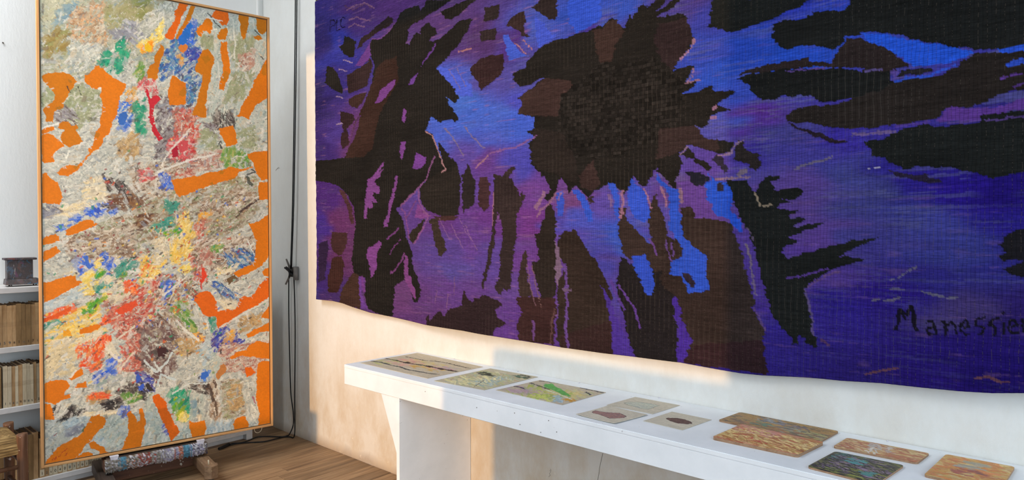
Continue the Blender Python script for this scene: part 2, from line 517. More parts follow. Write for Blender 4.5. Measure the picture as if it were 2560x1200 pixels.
def grid_mesh(name, P, C, close_back=None, extra=None):
    """P: (rows, cols, 3) points, C: (rows, cols, 3) linear colours; close_back: offset vector for a closed rim and back"""
    r, c = P.shape[:2]
    V = P.reshape(-1, 3)
    i = np.arange(r * c).reshape(r, c)
    q = np.stack([i[:-1, :-1], i[1:, :-1], i[1:, 1:], i[:-1, 1:]], -1).reshape(-1, 4)
    CC = C.reshape(-1, 3)
    if close_back is not None:
        loop = np.concatenate([i[0, :-1], i[:-1, -1], i[-1, :0:-1], i[:0:-1, 0]])
        nb = len(loop)
        B = V[loop] + np.asarray(close_back)
        base = len(V)
        V = np.concatenate([V, B])
        CC = np.concatenate([CC, CC[loop]])
        a = loop; b = np.roll(loop, -1); k = np.arange(nb)
        q = np.concatenate([q, np.stack([a, b, base + (k + 1) % nb, base + k], -1)])
    me = bpy.data.meshes.new(name)
    me.vertices.add(len(V)); me.vertices.foreach_set('co', V.astype(np.float32).ravel())
    me.loops.add(q.size); me.loops.foreach_set('vertex_index', q.astype(np.int32).ravel())
    me.polygons.add(len(q)); me.polygons.foreach_set('loop_start', np.arange(0, q.size, 4, dtype=np.int32))
    me.update(calc_edges=True)
    at = me.color_attributes.new('Col', 'FLOAT_COLOR', 'POINT')
    rgba = np.ones((len(V), 4), np.float32); rgba[:, :3] = np.clip(CC, 0, 1)
    at.data.foreach_set('color', rgba.ravel())
    if extra is not None:
        e = np.zeros(len(V), np.float32); e[:r * c] = extra.ravel()
        me.attributes.new('Coarse', 'FLOAT', 'POINT').data.foreach_set('value', e)
    me.validate()
    return me

# ---------------------------------------------------------------- room
XW, YB, XL, YF, ZC = 2.54, 4.82, -2.6, -2.6, 4.1
def structure(name, mb, mat, **kw):
    o = mb.build(name, mat, **kw)
    o['kind'] = 'structure'
    return o
fl = structure('floor', MB().box(XL, XW, YF, YB, -0.2, -0.021), M['gap'])
pw = 0.098
rows = int((YB - YF) / pw)
plank_cache = {}
rng = random.Random(5)
for k in range(rows + 1):
    y0 = YB - (k + 1) * pw
    if y0 < YF:
        break
    if y0 < 1.2 and k % 1 == 0:
        segs = [XL, XW]
    else:
        segs = [XL] + sorted(rng.uniform(-1.8, 2.2) for _ in range(1)) + [XW]
        segs = [s for i, s in enumerate(segs)]
    for a, b in zip(segs[:-1], segs[1:]):
        mb = MB().box(-(b - a) / 2 + 0.001, (b - a) / 2 - 0.001, -pw / 2 + 0.0012, pw / 2 - 0.0012, -0.02, 0).bevel(0.0012, 1)
        mb.build('plank', M['plank'], fl, loc=((a + b) / 2, y0 + pw / 2, rng.uniform(-0.0012, 0.0)))
structure('wall_right', MB().box(XW, XW + 0.2, YF - .2, YB + .2, -0.2, ZC), M['wall_r'])
structure('wall_back', MB().box(XL - .2, XW, YB, YB + 0.2, -0.2, ZC), M['wall'])
# front wall out of view; its opening is added to hold the fill lamp
wf = MB()
wf.box(XL - .2, -2.25, YF - 0.2, YF, -0.2, ZC); wf.box(1.85, XW, YF - 0.2, YF, -0.2, ZC)
wf.box(-2.25, 1.85, YF - 0.2, YF, -0.2, 0.58); wf.box(-2.25, 1.85, YF - 0.2, YF, 3.22, ZC)
structure('wall_front', wf, M['wall'])
OY0, OY1, OZ1 = 0.79, 3.3, 3.2     # unseen doorway opening, shaped to give the sun patch its outline
WY0, WSILL = -0.5, 1.335         # unseen window opening beside it, sill set to shade the lower wall
wl = MB()
wl.box(XL - 0.2, XL, OY1, YB, -0.2, ZC)
wl.box(XL - 0.2, XL, YF, WY0, -0.2, ZC)
wl.box(XL - 0.2, XL, WY0, OY1, OZ1, ZC)
wl.box(XL - 0.2, XL, WY0, OY0, -0.2, WSILL)
wl.box(XL - 0.2, XL, 2.54, OY1, -0.2, 0.67)  # low panel added to keep the sun off the wall foot by the easel
structure('wall_left', wl, M['wall'])
ce = MB()      # ceiling, with an unseen opening added for the overhead lamp
ce.box(XL - .2, XW + .2, YF - .2, 3.0, ZC, ZC + 0.2); ce.box(XL - .2, -1.95, 3.0, YB + .2, ZC, ZC + 0.2)
ce.box(0.35, XW + .2, 3.0, YB + .2, ZC, ZC + 0.2); ce.box(-1.95, 0.35, 4.78, YB + .2, ZC, ZC + 0.2)
structure('ceiling', ce, M['ceil'])
# upright pipe casing in the far corner
structure('trim_1', MB().box(2.488, 2.503, YB - 0.02, YB, 0.0, ZC).bevel(0.003, 1), M['wall'])

# ---------------------------------------------------------------- woven wall hanging
def make_tapestry():
    S0, ZT = 4.2, 3.25            # canvas: s = S0 - Y, t = ZT - Z
    Wm, Hm = 4.5, 2.35
    cv = Canvas(Wm, Hm, 0.003, 3)
    cp = [(233,459,(50,40,102)),
(376,592,(50,52,142)),
(400,517,(52,56,148)),
(690,369,(72,45,109)),
(1089,433,(82,50,113)),
(1440,600,(82,55,113)),
(1752,748,(77,50,104)),
(2031,801,(77,45,121)),
(2375,737,(48,75,175)),
(2509,820,(67,50,142)),
(2594,767,(53,80,180)),
(2903,836,(69,58,133)),
(2793,878,(72,65,142)),
(2992,1016,(53,70,171)),
(3026,927,(58,62,156)),
(3157,1061,(42,72,178)),
(3308,911,(48,60,171)),
(3310,1103,(40,76,186)),
(3077,1126,(44,76,182)),
(3158,1200,(58,78,180)),
(374,751,(52,42,118)),
(419,1101,(72,55,133)),
(276,1168,(58,40,109)),
(599,1144,(97,55,104)),
(180,858,(44,34,91)),
(321,1548,(72,40,115)),
(461,1710,(95,50,100)),
(223,1709,(67,45,133)),
(527,1920,(92,50,95)),
(244,2091,(64,42,114)),
(169,2219,(58,52,133)),
(387,2204,(67,45,104)),
(1505,921,(72,90,190)),
(1600,1065,(69,104,197)),
(1692,1141,(67,98,197)),
(1895,1144,(69,98,197)),
(1504,1186,(69,94,195)),
(2031,1200,(64,92,197)),
(1978,1093,(72,75,180)),
(1839,971,(79,72,152)),
(2005,996,(77,75,156)),
(1537,729,(81,55,121)),
(2109,777,(65,85,180)),
(1599,1347,(87,70,152)),
(1839,1386,(95,58,132)),
(2031,1399,(72,70,169)),
(1810,1279,(71,88,190)),
(1503,1717,(95,55,123)),
(1691,1804,(95,60,137)),
(1437,1851,(85,65,139)),
(1567,1981,(85,72,149)),
(1895,1719,(98,55,130)),
(2135,1564,(102,62,137)),
(2110,1720,(106,55,130)),
(2283,1721,(75,68,163)),
(2467,1686,(72,80,180)),
(2597,1794,(53,80,180)),
(2512,1868,(67,65,156)),
(2511,1632,(87,70,156)),
(2638,1900,(77,62,142)),
(2331,1627,(106,65,121)),
(1502,2072,(93,60,130)),
(1082,2145,(101,62,117)),
(1300,2176,(93,58,121)),
(1751,2100,(93,60,130)),
(1978,2207,(89,55,130)),
(1978,2004,(93,66,139)),
(1228,2275,(89,55,113)),
(3206,1360,(85,52,142)),
(3190,1312,(92,45,137)),
(3078,1362,(77,75,156)),
(3110,1319,(69,82,176)),
(3237,1515,(81,70,144)),
(3326,1416,(69,64,133)),
(3237,1469,(58,45,142)),
(3384,1465,(67,60,142)),
(3519,1434,(58,45,147)),
(3327,1579,(87,65,137)),
(3520,1574,(65,66,133)),
(3646,1648,(60,60,123)),
(3763,1586,(43,32,128)),
(3924,1632,(38,22,123)),
(4023,1624,(32,18,104)),
(3385,1699,(89,65,137)),
(3455,1786,(89,62,137)),
(3585,1757,(65,60,128)),
(3819,1731,(58,60,133)),
(3975,1732,(40,30,123)),
(3976,1842,(44,40,118)),
(3874,1807,(54,56,128)),
(3497,2013,(43,30,123)),
(3414,1844,(81,55,133)),
(3648,1947,(40,24,115)),
(3469,1914,(77,55,133)),
(3331,2204,(48,35,121)),
(3209,1880,(77,55,137)),
(3255,2000,(69,46,133)),
(3330,2114,(50,36,128)),
(3388,2226,(44,32,114)),
(3765,1901,(44,38,115)),
(3875,1997,(65,52,106)),
(4017,2010,(42,28,95)),
(3767,2150,(38,24,106)),
(3768,2216,(36,20,102)),
(3979,2173,(29,15,90)),
(3589,2242,(40,28,102)),
(3928,2105,(34,20,98)),
(2942,1594,(92,62,133)),
(3045,1471,(87,66,152)),
(2720,2279,(72,48,133)),
(2136,1917,(100,60,134)),
(1838,1906,(87,66,143))]
    xs = (np.arange(cv.W) + .5) * cv.res; ys = (np.arange(cv.H) + .5) * cv.res
    lo_x = xs[::8]; lo_y = ys[::8]
    X, Y = np.meshgrid(lo_x, lo_y)
    num = np.zeros(X.shape + (3,)); den = np.zeros(X.shape)
    jx = cv.value_noise(60, 12)[::8, ::8] * 0.09; jy = cv.value_noise(40, 20)[::8, ::8] * 0.03
    for s, t, c in cp:
        d = ((X + jx - s / 1000) ** 2 * 0.7 + (Y + jy - t / 1000) ** 2 * 1.6) + 2e-4
        w = d ** -2.2
        num += w[..., None] * lin(c); den += w
    low = num / den[..., None]
    yi = np.clip(np.arange(cv.H) / 8.0, 0, low.shape[0] - 1.001); xi = np.clip(np.arange(cv.W) / 8.0, 0, low.shape[1] - 1.001)
    a = yi.astype(int); b = xi.astype(int); fy = (yi - a)[:, None, None]; fx = (xi - b)[None, :, None]
    cv.c = ((low[a][:, b] * (1 - fx) + low[a][:, b + 1] * fx) * (1 - fy) + (low[a + 1][:, b] * (1 - fx) + low[a + 1][:, b + 1] * fx) * fy).astype(np.float32)
    st = 0.6 * cv.value_noise(46, 2.2) + 0.4 * cv.value_noise(14, 1.4)
    st2 = cv.value_noise(70, 1.8); bl = cv.value_noise(40, 22)
    # pale weft threads worked into the violet ground
    hz = np.clip((bl + 0.15) * 1.4, 0, 1) * (st2 > 0.15)
    right = np.clip((xs - 1.9) / 0.6, 0, 1)[None, :] * np.clip(1.2 - np.abs(ys - 1.15) / 0.75, 0, 1)[:, None]
    k = (hz * (0.10 + 0.26 * right))[..., None]
    cv.c = cv.c * (1 - k) + lin((104, 104, 128)).astype(np.float32) * k
    cv.c *= (1 + 0.13 * st)[..., None]
    k2 = (np.clip(cv.value_noise(30, 3) - 0.62, 0, 1) * 1.4 * (0.4 + 0.6 * (xs < 2.4)[None, :]))[..., None]
    cv.c = cv.c * (1 - k2) + lin((140, 100, 140)).astype(np.float32) * k2
    # ragged edges where wefts turn
    cv.wx = (cv.value_noise(7, 2.6) * 2.8 + cv.value_noise(24, 9) * 2.0).astype(np.float32)
    cv.wy = (cv.value_noise(9, 9) * 1.4).astype(np.float32)
    dv = 0.7 * st + 0.5 * cv.value_noise(60, 30)
    for col, pts in [
((34,31,29),[1322,439,1538,484,1473,500,1390,518,1322,530,1270,542,1198,554,1162,570,1144,651,1169,665,1191,630,1234,603,1269,622,1277,589,1311,573,1346,571,1366,596,1407,611,1413,650,1366,656,1339,681,1423,681,1473,662,1537,637,1601,615,1662,613,1699,627,1662,677,1616,718,1585,742,1537,762,1489,797,1439,822,1406,843,1472,883,1521,934,1568,996,1594,1028,1562,1056,1521,1033,1488,1007,1520,1060,1568,1116,1590,1151,1562,1161,1520,1139,1472,1138,1439,1152,1389,1117,1365,1103,1344,1135,1310,1184,1371,1206,1398,1242,1432,1312,1455,1359,1478,1405,1454,1426,1371,1455,1302,1474,1231,1517,1159,1562,1084,1607,1039,1623,1084,1666,1103,1691,1128,1762,1165,1832,1194,1902,1186,1926,1211,1984,1247,2029,1272,2074,1275,2132,1257,2168,1211,2171,1186,2126,1157,2081,1127,2047,1082,2061,1025,2088,1025,2124,1013,2198,1005,2276,927,2278,826,2269,756,2242,731,2168,744,2066,680,2044,616,2021,594,1944,617,1814,631,1686,605,1595,552,1529,462,1468,322,1427,166,1411,167,1274,323,1279,509,1279,545,1217,599,1119,643,1046,665,1023,708,978,750,920,792,851,834,734,814,693,793,665,773,624,794,578,814,569,895,573,974,552,1032,515,1051,496,1089,456,1163,449,1252,453,1270,484,1305,462]),
((55,38,33),[792,851,854,749,934,714,1050,710,1068,855,933,981,852,1094,811,1239,706,1286,518,1280,621,1070,708,965]),
((34,31,29),[1440,528,1538,521,1647,510,1737,530,1678,542,1601,579,1521,594,1473,573]),
((34,31,29),[514,486,603,516,638,549,624,597,620,640,558,632,491,586,446,547,491,539]),
((45,34,36),[689,533,794,516,896,475,974,455,1013,476,1021,501,974,516,895,524,815,545,731,566,680,595,655,595]),
((34,31,29),[304,647,375,666,435,721,467,778,489,834,489,854,421,832,327,784,289,752]),
((48,35,36),[535,749,602,729,709,713,793,690,822,732,780,787,751,845,687,854,557,869,544,815]),
((59,41,38),[556,895,666,884,751,883,708,940,644,970,569,948]),
((51,34,36),[488,1108,546,1100,563,1193,487,1218,464,1158]),
((52,35,37),[710,650,781,668,793,690,667,706,688,677]),
((50,35,38),[457,968,600,1003,622,1044,510,1110,465,1027]),
((42,37,34),[1487,1417,1536,1354,1552,1366,1593,1412,1608,1457,1602,1587,1592,1669,1503,1683,1404,1660,1336,1636,1284,1600,1266,1553,1259,1507,1336,1465,1438,1429]),
((34,31,29),[1422,1256,1471,1293,1510,1330,1530,1364,1552,1361,1574,1393,1520,1430,1464,1422,1458,1359]),
((64,43,42),[1387,1671,1592,1674,1567,1695,1421,1698]),
((64,45,39),[549,2076,616,2021,680,2044,671,2121,692,2252,570,2241,471,2225,503,2131]),
((100,62,140),[672,2044,731,2054,701,2145,751,2248,692,2247,671,2146]),
((62,40,41),[367,1763,542,1768,541,1841,505,1894,459,1922,376,1884,357,1817]),
((61,38,35),[375,1937,482,1921,513,1973,504,2078,458,2160,340,2175,327,2087]),
((48,34,64),[212,1846,319,1817,338,1858,308,1980,293,2089,210,2107]),
((75,48,53),[439,1472,517,1502,596,1608,613,1711,578,1711,543,1607]),
((48,41,35),[1176,1762,1308,1681,1283,1750,1212,1832,1165,1809]),
((54,44,39),[1353,1693,1421,1682,1454,1761,1486,1828,1503,1861,1453,1896,1430,1896,1397,1807]),
((100,62,140),[1413,695,1373,721,1304,777,1251,837,1197,863,1154,896,1197,903,1233,857,1269,817,1321,775,1390,728]),
((112,64,134),[1031,842,992,856,914,881,873,912,853,946,833,963,873,969,933,944,992,904,1030,874]),
((112,64,134),[1124,1029,1142,1054,1131,1100,1116,1117,1097,1097,1109,1062]),
((112,64,134),[1086,1226,1130,1225,1134,1254,1104,1327,1085,1321,1078,1261]),
((108,62,140),[1232,1297,1267,1311,1320,1333,1319,1361,1285,1388,1231,1401,1196,1387,1214,1342]),
((118,68,134),[931,1327,911,1357,871,1392,911,1382,923,1370,891,1418,842,1440,830,1452,871,1486,882,1523,850,1527,818,1508,809,1538,858,1577,830,1583,801,1563,809,1613,776,1617,759,1591,746,1674,717,1679,726,1586,743,1510,760,1473,760,1436,810,1413,871,1367]),
((118,68,134),[1039,1421,1066,1427,1027,1545,1000,1593,977,1665,949,1726,909,1738,930,1689,961,1640,969,1592,1008,1520]),
((118,66,134),[881,1817,897,1836,848,1899,848,1961,815,2037,798,2051,774,1976,745,1914,758,1868,828,1842]),
((122,68,130),[1120,1892,1150,1904,1157,1998,1193,2043,1236,2146,1222,2154,1157,2092,1127,2047,1113,1976]),
((122,68,136),[1249,1588,1266,1623,1370,1670,1318,1686,1216,1680]),
((86,50,100),[599,1119,643,1046,686,1013,665,1074,608,1171,536,1222]),
((98,58,130),[710,638,794,571,793,665,709,713,624,699]),
((44,36,37),[1781,582,1890,594,1876,665,1781,653,1773,626]),
((48,38,40),[1752,702,1867,708,1867,766,1752,760]),
((51,38,38),[1937,712,1991,669,2063,663,2063,718,2052,775,1991,737]),
((51,39,42),[2031,751,2096,790,2071,793,2031,771]),
((44,36,37),[2109,655,2160,626,2258,649,2263,703,2246,751,2210,735,2147,687]),
((54,37,39),[1677,887,1737,850,1825,840,1918,851,1923,923,1901,950,1796,996,1752,1011,1737,966,1692,928]),
((66,92,204),[1918,755,1951,755,1991,813,2044,873,2078,889,2031,885,1964,889,1929,822]),
((66,86,200),[2122,701,2172,741,2197,785,2222,809,2270,809,2234,830,2147,858,2122,799]),
((50,82,200),[2329,665,2509,707,2513,794,2443,817,2376,830,2334,784,2318,724]),
((74,94,206),[1406,839,1456,836,1600,914,1692,981,1692,1034,1600,1022,1505,932]),
((34,31,29),[1978,962,2005,952,2058,945,2096,902,2147,862,2210,845,2282,839,2311,845,2341,841,2371,832,2398,834,2432,837,2465,833,2509,820,2531,833,2552,811,2573,807,2598,817,2604,854,2635,863,2651,832,2665,804,2679,829,2695,807,2711,784,2735,778,2754,799,2777,782,2792,772,2839,783,2811,807,2792,825,2821,817,2848,799,2885,794,2903,798,2867,828,2830,836,2796,849,2830,856,2849,843,2867,861,2894,850,2918,863,2930,877,2943,901,2936,932,2930,948,2957,948,2953,985,2943,1007,2925,1020,2904,1041,2886,1063,2877,1086,2931,1078,2963,1083,2949,1114,2926,1143,2984,1143,2972,1166,2940,1182,2914,1190,2975,1191,3010,1182,3035,1175,3061,1202,3110,1201,3142,1214,3126,1227,3086,1237,3061,1253,3118,1281,3078,1283,3036,1294,3028,1325,2993,1338,2967,1327,2971,1352,3019,1381,3078,1394,3135,1407,3140,1423,3119,1445,3095,1451,3062,1443,3002,1423,2959,1403,2941,1406,2897,1435,2915,1478,2906,1510,2888,1534,2897,1576,2879,1575,2842,1532,2804,1504,2795,1487,2776,1520,2747,1561,2718,1551,2688,1515,2668,1558,2637,1591,2596,1563,2554,1544,2522,1551,2500,1568,2467,1576,2445,1603,2411,1574,2377,1545,2354,1553,2331,1580,2319,1533,2283,1503,2247,1587,2210,1615,2186,1595,2223,1548,2198,1508,2160,1477,2135,1456,2104,1428,2089,1394,2110,1366,2084,1344,2089,1315,2122,1288,2097,1276,2079,1260,2122,1249,2115,1189,2018,1168,2044,1131,2044,1111,2005,1086,2058,1073,2097,1049,2148,1027,2190,1014,2160,1010,2097,1030,2031,1036,2018,1018,1991,1004,1983,989]),
((56,42,39),[2465,838,2531,842,2552,815,2598,821,2631,877,2594,926,2573,993,2509,1000,2488,942]),
((59,44,42),[2023,1167,2044,1111,2010,1087,2197,1015,2330,1045,2353,1076,2283,1114,2271,1207,2135,1191]),
((47,36,38),[2793,878,2930,882,2948,910,2953,976,2886,1063,2868,1084,2812,1033,2783,944]),
((56,42,41),[2445,1447,2467,1430,2511,1542,2467,1573,2400,1555,2388,1499]),
((42,36,34),[2122,1249,2283,1284,2377,1424,2377,1535,2283,1493,2148,1456,2097,1394]),
((52,40,39),[2813,1320,2967,1327,3019,1381,3078,1394,3062,1440,2941,1401,2888,1435,2795,1453]),
((44,38,38),[1655,1394,1676,1417,1707,1472,1721,1505,1721,1590,1706,1622,1645,1642,1630,1674,1618,1457,1640,1437]),
((65,44,47),[1751,1475,1810,1467,1830,1552,1824,1625,1795,1655,1751,1623,1745,1527]),
((50,40,40),[1856,1460,1909,1473,1950,1445,1991,1427,2005,1438,1964,1466,1972,1486,1991,1528,2023,1549,2031,1580,2045,1556,2058,1580,2037,1630,2018,1670,2005,1720,2013,1780,1991,1841,1991,1912,1978,1963,1972,2045,1950,2062,1928,2047,1917,2079,1895,2080,1867,2041,1875,2019,1901,1997,1901,1905,1917,1801,1909,1719,1887,1657,1873,1719,1864,1802,1844,1885,1815,1991,1786,2060,1774,2052,1795,1971,1824,1844,1850,1719,1850,1594]),
((56,44,41),[2045,1880,2053,1856,2071,1850,2079,1879,2076,1979,2097,2037,2110,2076,2031,2082,2021,1981]),
((44,37,34),[2186,1682,2205,1615,2230,1625,2255,1693,2255,2067,2199,2090,2161,2083,2148,2035,2123,1957,2110,1908,2148,1897,2135,1799,2130,1770,2161,1760,2161,1721]),
((49,39,35),[2276,1779,2295,1756,2343,1759,2366,1741,2377,1759,2400,1796,2434,1833,2479,1878,2512,1922,2544,1975,2555,2002,2576,2045,2555,2083,2576,2135,2577,2279,2573,2319,2284,2317,2260,2278,2265,2085,2260,1990,2289,1969,2308,1911,2272,1874,2264,1817]),
((57,37,37),[2005,2083,2260,2076,2241,2307,2032,2307,2018,2224,2045,2161]),
((51,35,35),[2284,2256,2577,2153,2585,2322,2284,2323]),
((118,96,122),[2250,1798,2272,1855,2289,1921,2279,1989,2260,2028,2255,1971]),
((45,33,36),[1327,2248,1351,2230,1368,2263,1453,2199,1486,2230,1534,2181,1629,2163,1645,2075,1666,2117,1706,2135,1721,2124,1736,2112,1774,2109,1780,2088,1895,2111,1923,2130,1867,2165,1895,2204,1950,2230,1867,2259,1852,2302,1660,2312,1469,2303,1341,2299]),
((34,30,32),[2607,1954,2618,1883,2613,1865,2642,1873,2669,1899,2719,1863,2907,1858,2917,2072,2890,2108,2903,2173,2904,2303,2720,2309,2680,2266,2670,2232,2643,2129,2597,2044]),
((53,42,39),[2613,1653,2642,1648,2650,1703,2688,1741,2738,1784,2767,1810,2777,1793,2757,1724,2772,1622,2795,1589,2814,1657,2843,1725,2848,1775,2889,1792,2907,1858,2889,1891,2796,1929,2638,1865,2622,1812,2607,1777]),
((52,41,38),[2907,1725,2916,1659,2977,1652,2995,1701,3080,1710,3129,1727,3153,1804,3177,1866,3194,1943,3217,2003,3225,2041,3210,2049,3233,2093,3259,2129,3256,2183,3268,2295,2931,2299,2954,2242,2971,2199,2945,2161,2921,2122,2914,2081,2899,2032,2881,2017,2834,1994,2815,1945,2849,1859,2889,1792]),
((48,31,34),[2980,2214,3256,2167,3268,2295,2931,2299]),
((48,76,188),[2679,1867,2748,1855,2762,1896,2781,1929,2789,1963,2797,1983,2787,2028,2754,2030,2735,1992,2709,1941,2683,1898]),
((46,80,192),[2795,1504,2818,1531,2851,1566,2897,1584,2903,1626,2907,1676,2916,1725,2925,1775,2952,1799,2987,1831,3022,1855,3030,1935,3044,1990,2947,2012,2935,1980,2917,1940,2862,1939,2871,1909,2862,1876,2907,1866,2922,1841,2916,1808,2889,1783,2856,1742,2852,1716,2861,1691,2855,1624,2833,1573,2804,1547]),
((44,36,50),[2919,1923,2952,1925,2970,1946,2979,1986,2961,1990,2944,1963]),
((40,80,196),[3011,1508,3054,1535,3066,1559,3112,1562,3128,1601,3125,1648,3129,1680,3153,1696,3169,1727,3177,1758,3161,1758,3129,1727,3104,1703,3055,1686,3046,1646,3020,1621,3020,1589,3008,1573,3020,1557,3054,1546,3037,1526]),
((92,62,138),[2910,1544,2942,1553,2994,1580,3020,1597,3029,1630,3046,1678,3063,1694,2986,1705,2974,1693,2965,1660,2915,1635,2906,1593]),
((66,42,140),[2881,2017,2899,2032,2914,2081,2921,2122,2945,2161,2971,2199,2954,2242,2931,2294,2900,2293,2904,2240,2909,2173,2890,2108,2881,2059]),
((70,48,140),[2512,1999,2555,2047,2587,2116,2639,2200,2670,2232,2704,2307,2581,2314,2577,2207,2555,2101]),
((52,82,192),[2554,1535,2585,1545,2606,1599,2611,1670,2596,1723,2575,1616,2558,1571]),
((50,80,194),[2678,1523,2698,1550,2727,1569,2747,1604,2761,1656,2767,1699,2738,1721,2698,1698,2668,1671,2654,1618,2658,1566]),
((58,82,190),[2259,1568,2295,1560,2307,1627,2295,1684,2264,1683,2259,1626]),
((54,84,196),[2342,1562,2388,1564,2423,1593,2445,1649,2467,1668,2472,1713,2445,1713,2423,1667,2389,1610]),
((55,44,43),[2434,1603,2467,1598,2467,1627,2441,1630]),
((42,35,34),[3151,1401,3175,1410,3191,1443,3230,1461,3245,1500,3230,1522,3207,1513,3175,1488,3136,1474,3143,1439]),
((34,31,29),[2906,1436,2945,1415,2968,1441,2977,1458,2933,1459]),
((34,31,29),[2968,1457,3011,1468,3045,1503,3028,1510,2985,1483]),
((32,32,44),[2933,1512,2994,1512,3020,1533,3045,1547,3012,1557,3003,1577,2968,1563,2945,1542]),
((46,40,56),[3062,1448,3095,1466,3108,1522,3095,1529,3070,1488,3045,1471]),
((40,36,46),[3067,1567,3095,1566,3097,1597,3071,1596]),
((29,30,29),[3112,1554,3191,1558,3207,1597,3227,1605,3235,1583,3250,1561,3275,1547,3305,1549,3312,1559,3286,1570,3283,1585,3298,1608,3334,1595,3363,1593,3384,1597,3392,1611,3378,1626,3363,1637,3320,1638,3363,1647,3313,1653,3306,1668,3349,1672,3385,1674,3364,1687,3342,1698,3350,1713,3385,1706,3402,1709,3392,1721,3364,1735,3371,1743,3427,1725,3481,1722,3434,1740,3399,1754,3371,1765,3350,1780,3371,1787,3379,1801,3328,1809,3326,1847,3336,1858,3400,1833,3468,1814,3547,1792,3610,1777,3641,1773,3623,1784,3592,1801,3547,1824,3509,1849,3535,1841,3586,1847,3592,1853,3548,1872,3496,1892,3462,1908,3442,1923,3415,1949,3401,1969,3408,1997,3422,2047,3429,2090,3437,2126,3450,2153,3453,2171,3437,2176,3416,2164,3402,2144,3385,2135,3385,2168,3367,2173,3362,2141,3338,2132,3308,2102,3286,2074,3278,2044,3263,2000,3247,1940,3240,1910,3232,1880,3224,1849,3211,1804,3193,1758,3177,1727,3157,1688,3141,1656,3128,1625,3120,1593]),
((29,30,29),[3042,830,3415,916,3373,937,3330,942,3309,955,3272,962,3227,965,3173,972,3133,977,3092,967,3059,946,3029,935,3034,904,3034,873]),
((30,30,29),[3554,949,4318,1064,4320,1253,4029,1199,3971,1194,3900,1186,3868,1168,3853,1170,3826,1162,3793,1146,3770,1132,3736,1123,3713,1108,3666,1092,3630,1075,3580,1068,3568,1077,3529,1075,3523,1092,3510,1110,3490,1111,3470,1100,3437,1090,3395,1078,3360,1080,3331,1081,3302,1061,3280,1031,3280,1001,3287,977,3338,976,3408,984,3422,965,3463,971,3529,982,3548,965]),
((47,37,36),[3517,1119,3529,1086,3574,1081,3593,1091,3642,1128,3690,1156,3702,1178,3720,1195,3726,1215,3691,1212,3685,1222,3655,1220,3594,1208,3587,1193,3517,1179,3437,1161,3368,1157,3295,1153,3235,1151,3174,1149,3158,1151,3166,1137,3265,1126,3402,1127,3416,1144,3484,1155,3504,1137]),
((42,35,32),[3673,1254,3826,1255,3869,1226,3902,1197,3971,1206,4029,1214,4320,1247,4321,1344,4030,1330,3972,1334,3942,1355,3922,1361,3891,1367,3849,1365,3827,1366,3806,1389,3727,1400,3644,1402,3583,1401,3519,1392,3465,1375,3425,1361,3362,1354,3340,1344,3333,1328,3347,1315,3368,1303,3438,1305,3518,1305,3557,1292]),
((30,30,29),[3150,1161,3189,1151,3266,1153,3324,1153,3517,1179,3587,1204,3655,1215,3679,1221,3673,1240,3685,1255,3643,1276,3582,1288,3531,1292,3492,1297,3465,1294,3438,1283,3417,1266,3382,1258,3311,1252,3296,1262,3251,1259,3221,1247,3205,1215,3189,1190,3166,1171]),
((38,84,206),[3580,1071,3642,1083,3702,1112,3759,1132,3804,1154,3853,1170,3889,1187,3902,1195,3864,1215,3793,1213,3737,1215,3716,1187,3702,1169,3672,1147,3630,1119,3605,1094]),
((40,36,40),[3697,1221,3760,1221,3799,1227,3793,1237,3749,1239,3697,1240]),
((44,84,204),[3971,1194,4029,1199,4320,1236,4320,1256,4029,1217,3990,1210,3971,1204]),
((50,80,190),[3981,1242,4000,1233,4029,1235,4320,1269,4321,1290,4029,1250,3991,1256]),
((92,56,136),[3962,1374,3992,1365,4030,1354,4321,1361,4322,1393,4030,1387,3972,1392,3912,1407,3817,1403,3811,1390,3838,1358,3881,1368,3932,1375]),
((29,30,29),[3595,1443,3645,1445,3704,1417,3750,1413,3773,1402,3817,1420,3871,1418,3922,1416,3937,1391,4030,1390,4322,1388,4324,1582,4032,1576,4003,1580,3964,1590,3944,1586,3913,1569,3872,1560,3840,1552,3762,1547,3717,1544,3681,1529,3657,1507,3621,1491,3614,1470]),
((40,30,38),[3333,1343,3383,1375,3439,1398,3492,1424,3558,1444,3493,1443,3452,1421,3397,1394,3355,1368]),
((42,34,56),[3669,1548,3717,1558,3763,1567,3796,1582,3835,1596,3796,1601,3751,1586,3705,1568]),
((26,24,28),[4325,1728,4034,1744,4005,1756,3991,1774,3976,1793,3988,1820,3966,1836,3976,1848,4006,1841,4035,1846,3982,1872,4006,1890,4035,1891,4327,1875])]:
        dark = sum(col) < 190
        cv.fill(col, np.array(pts).reshape(-1, 2) / 1000, 0.34 if dark else 0.14, dv, lift=1.0 if dark else 0.0)
    cv.wx *= 0.5
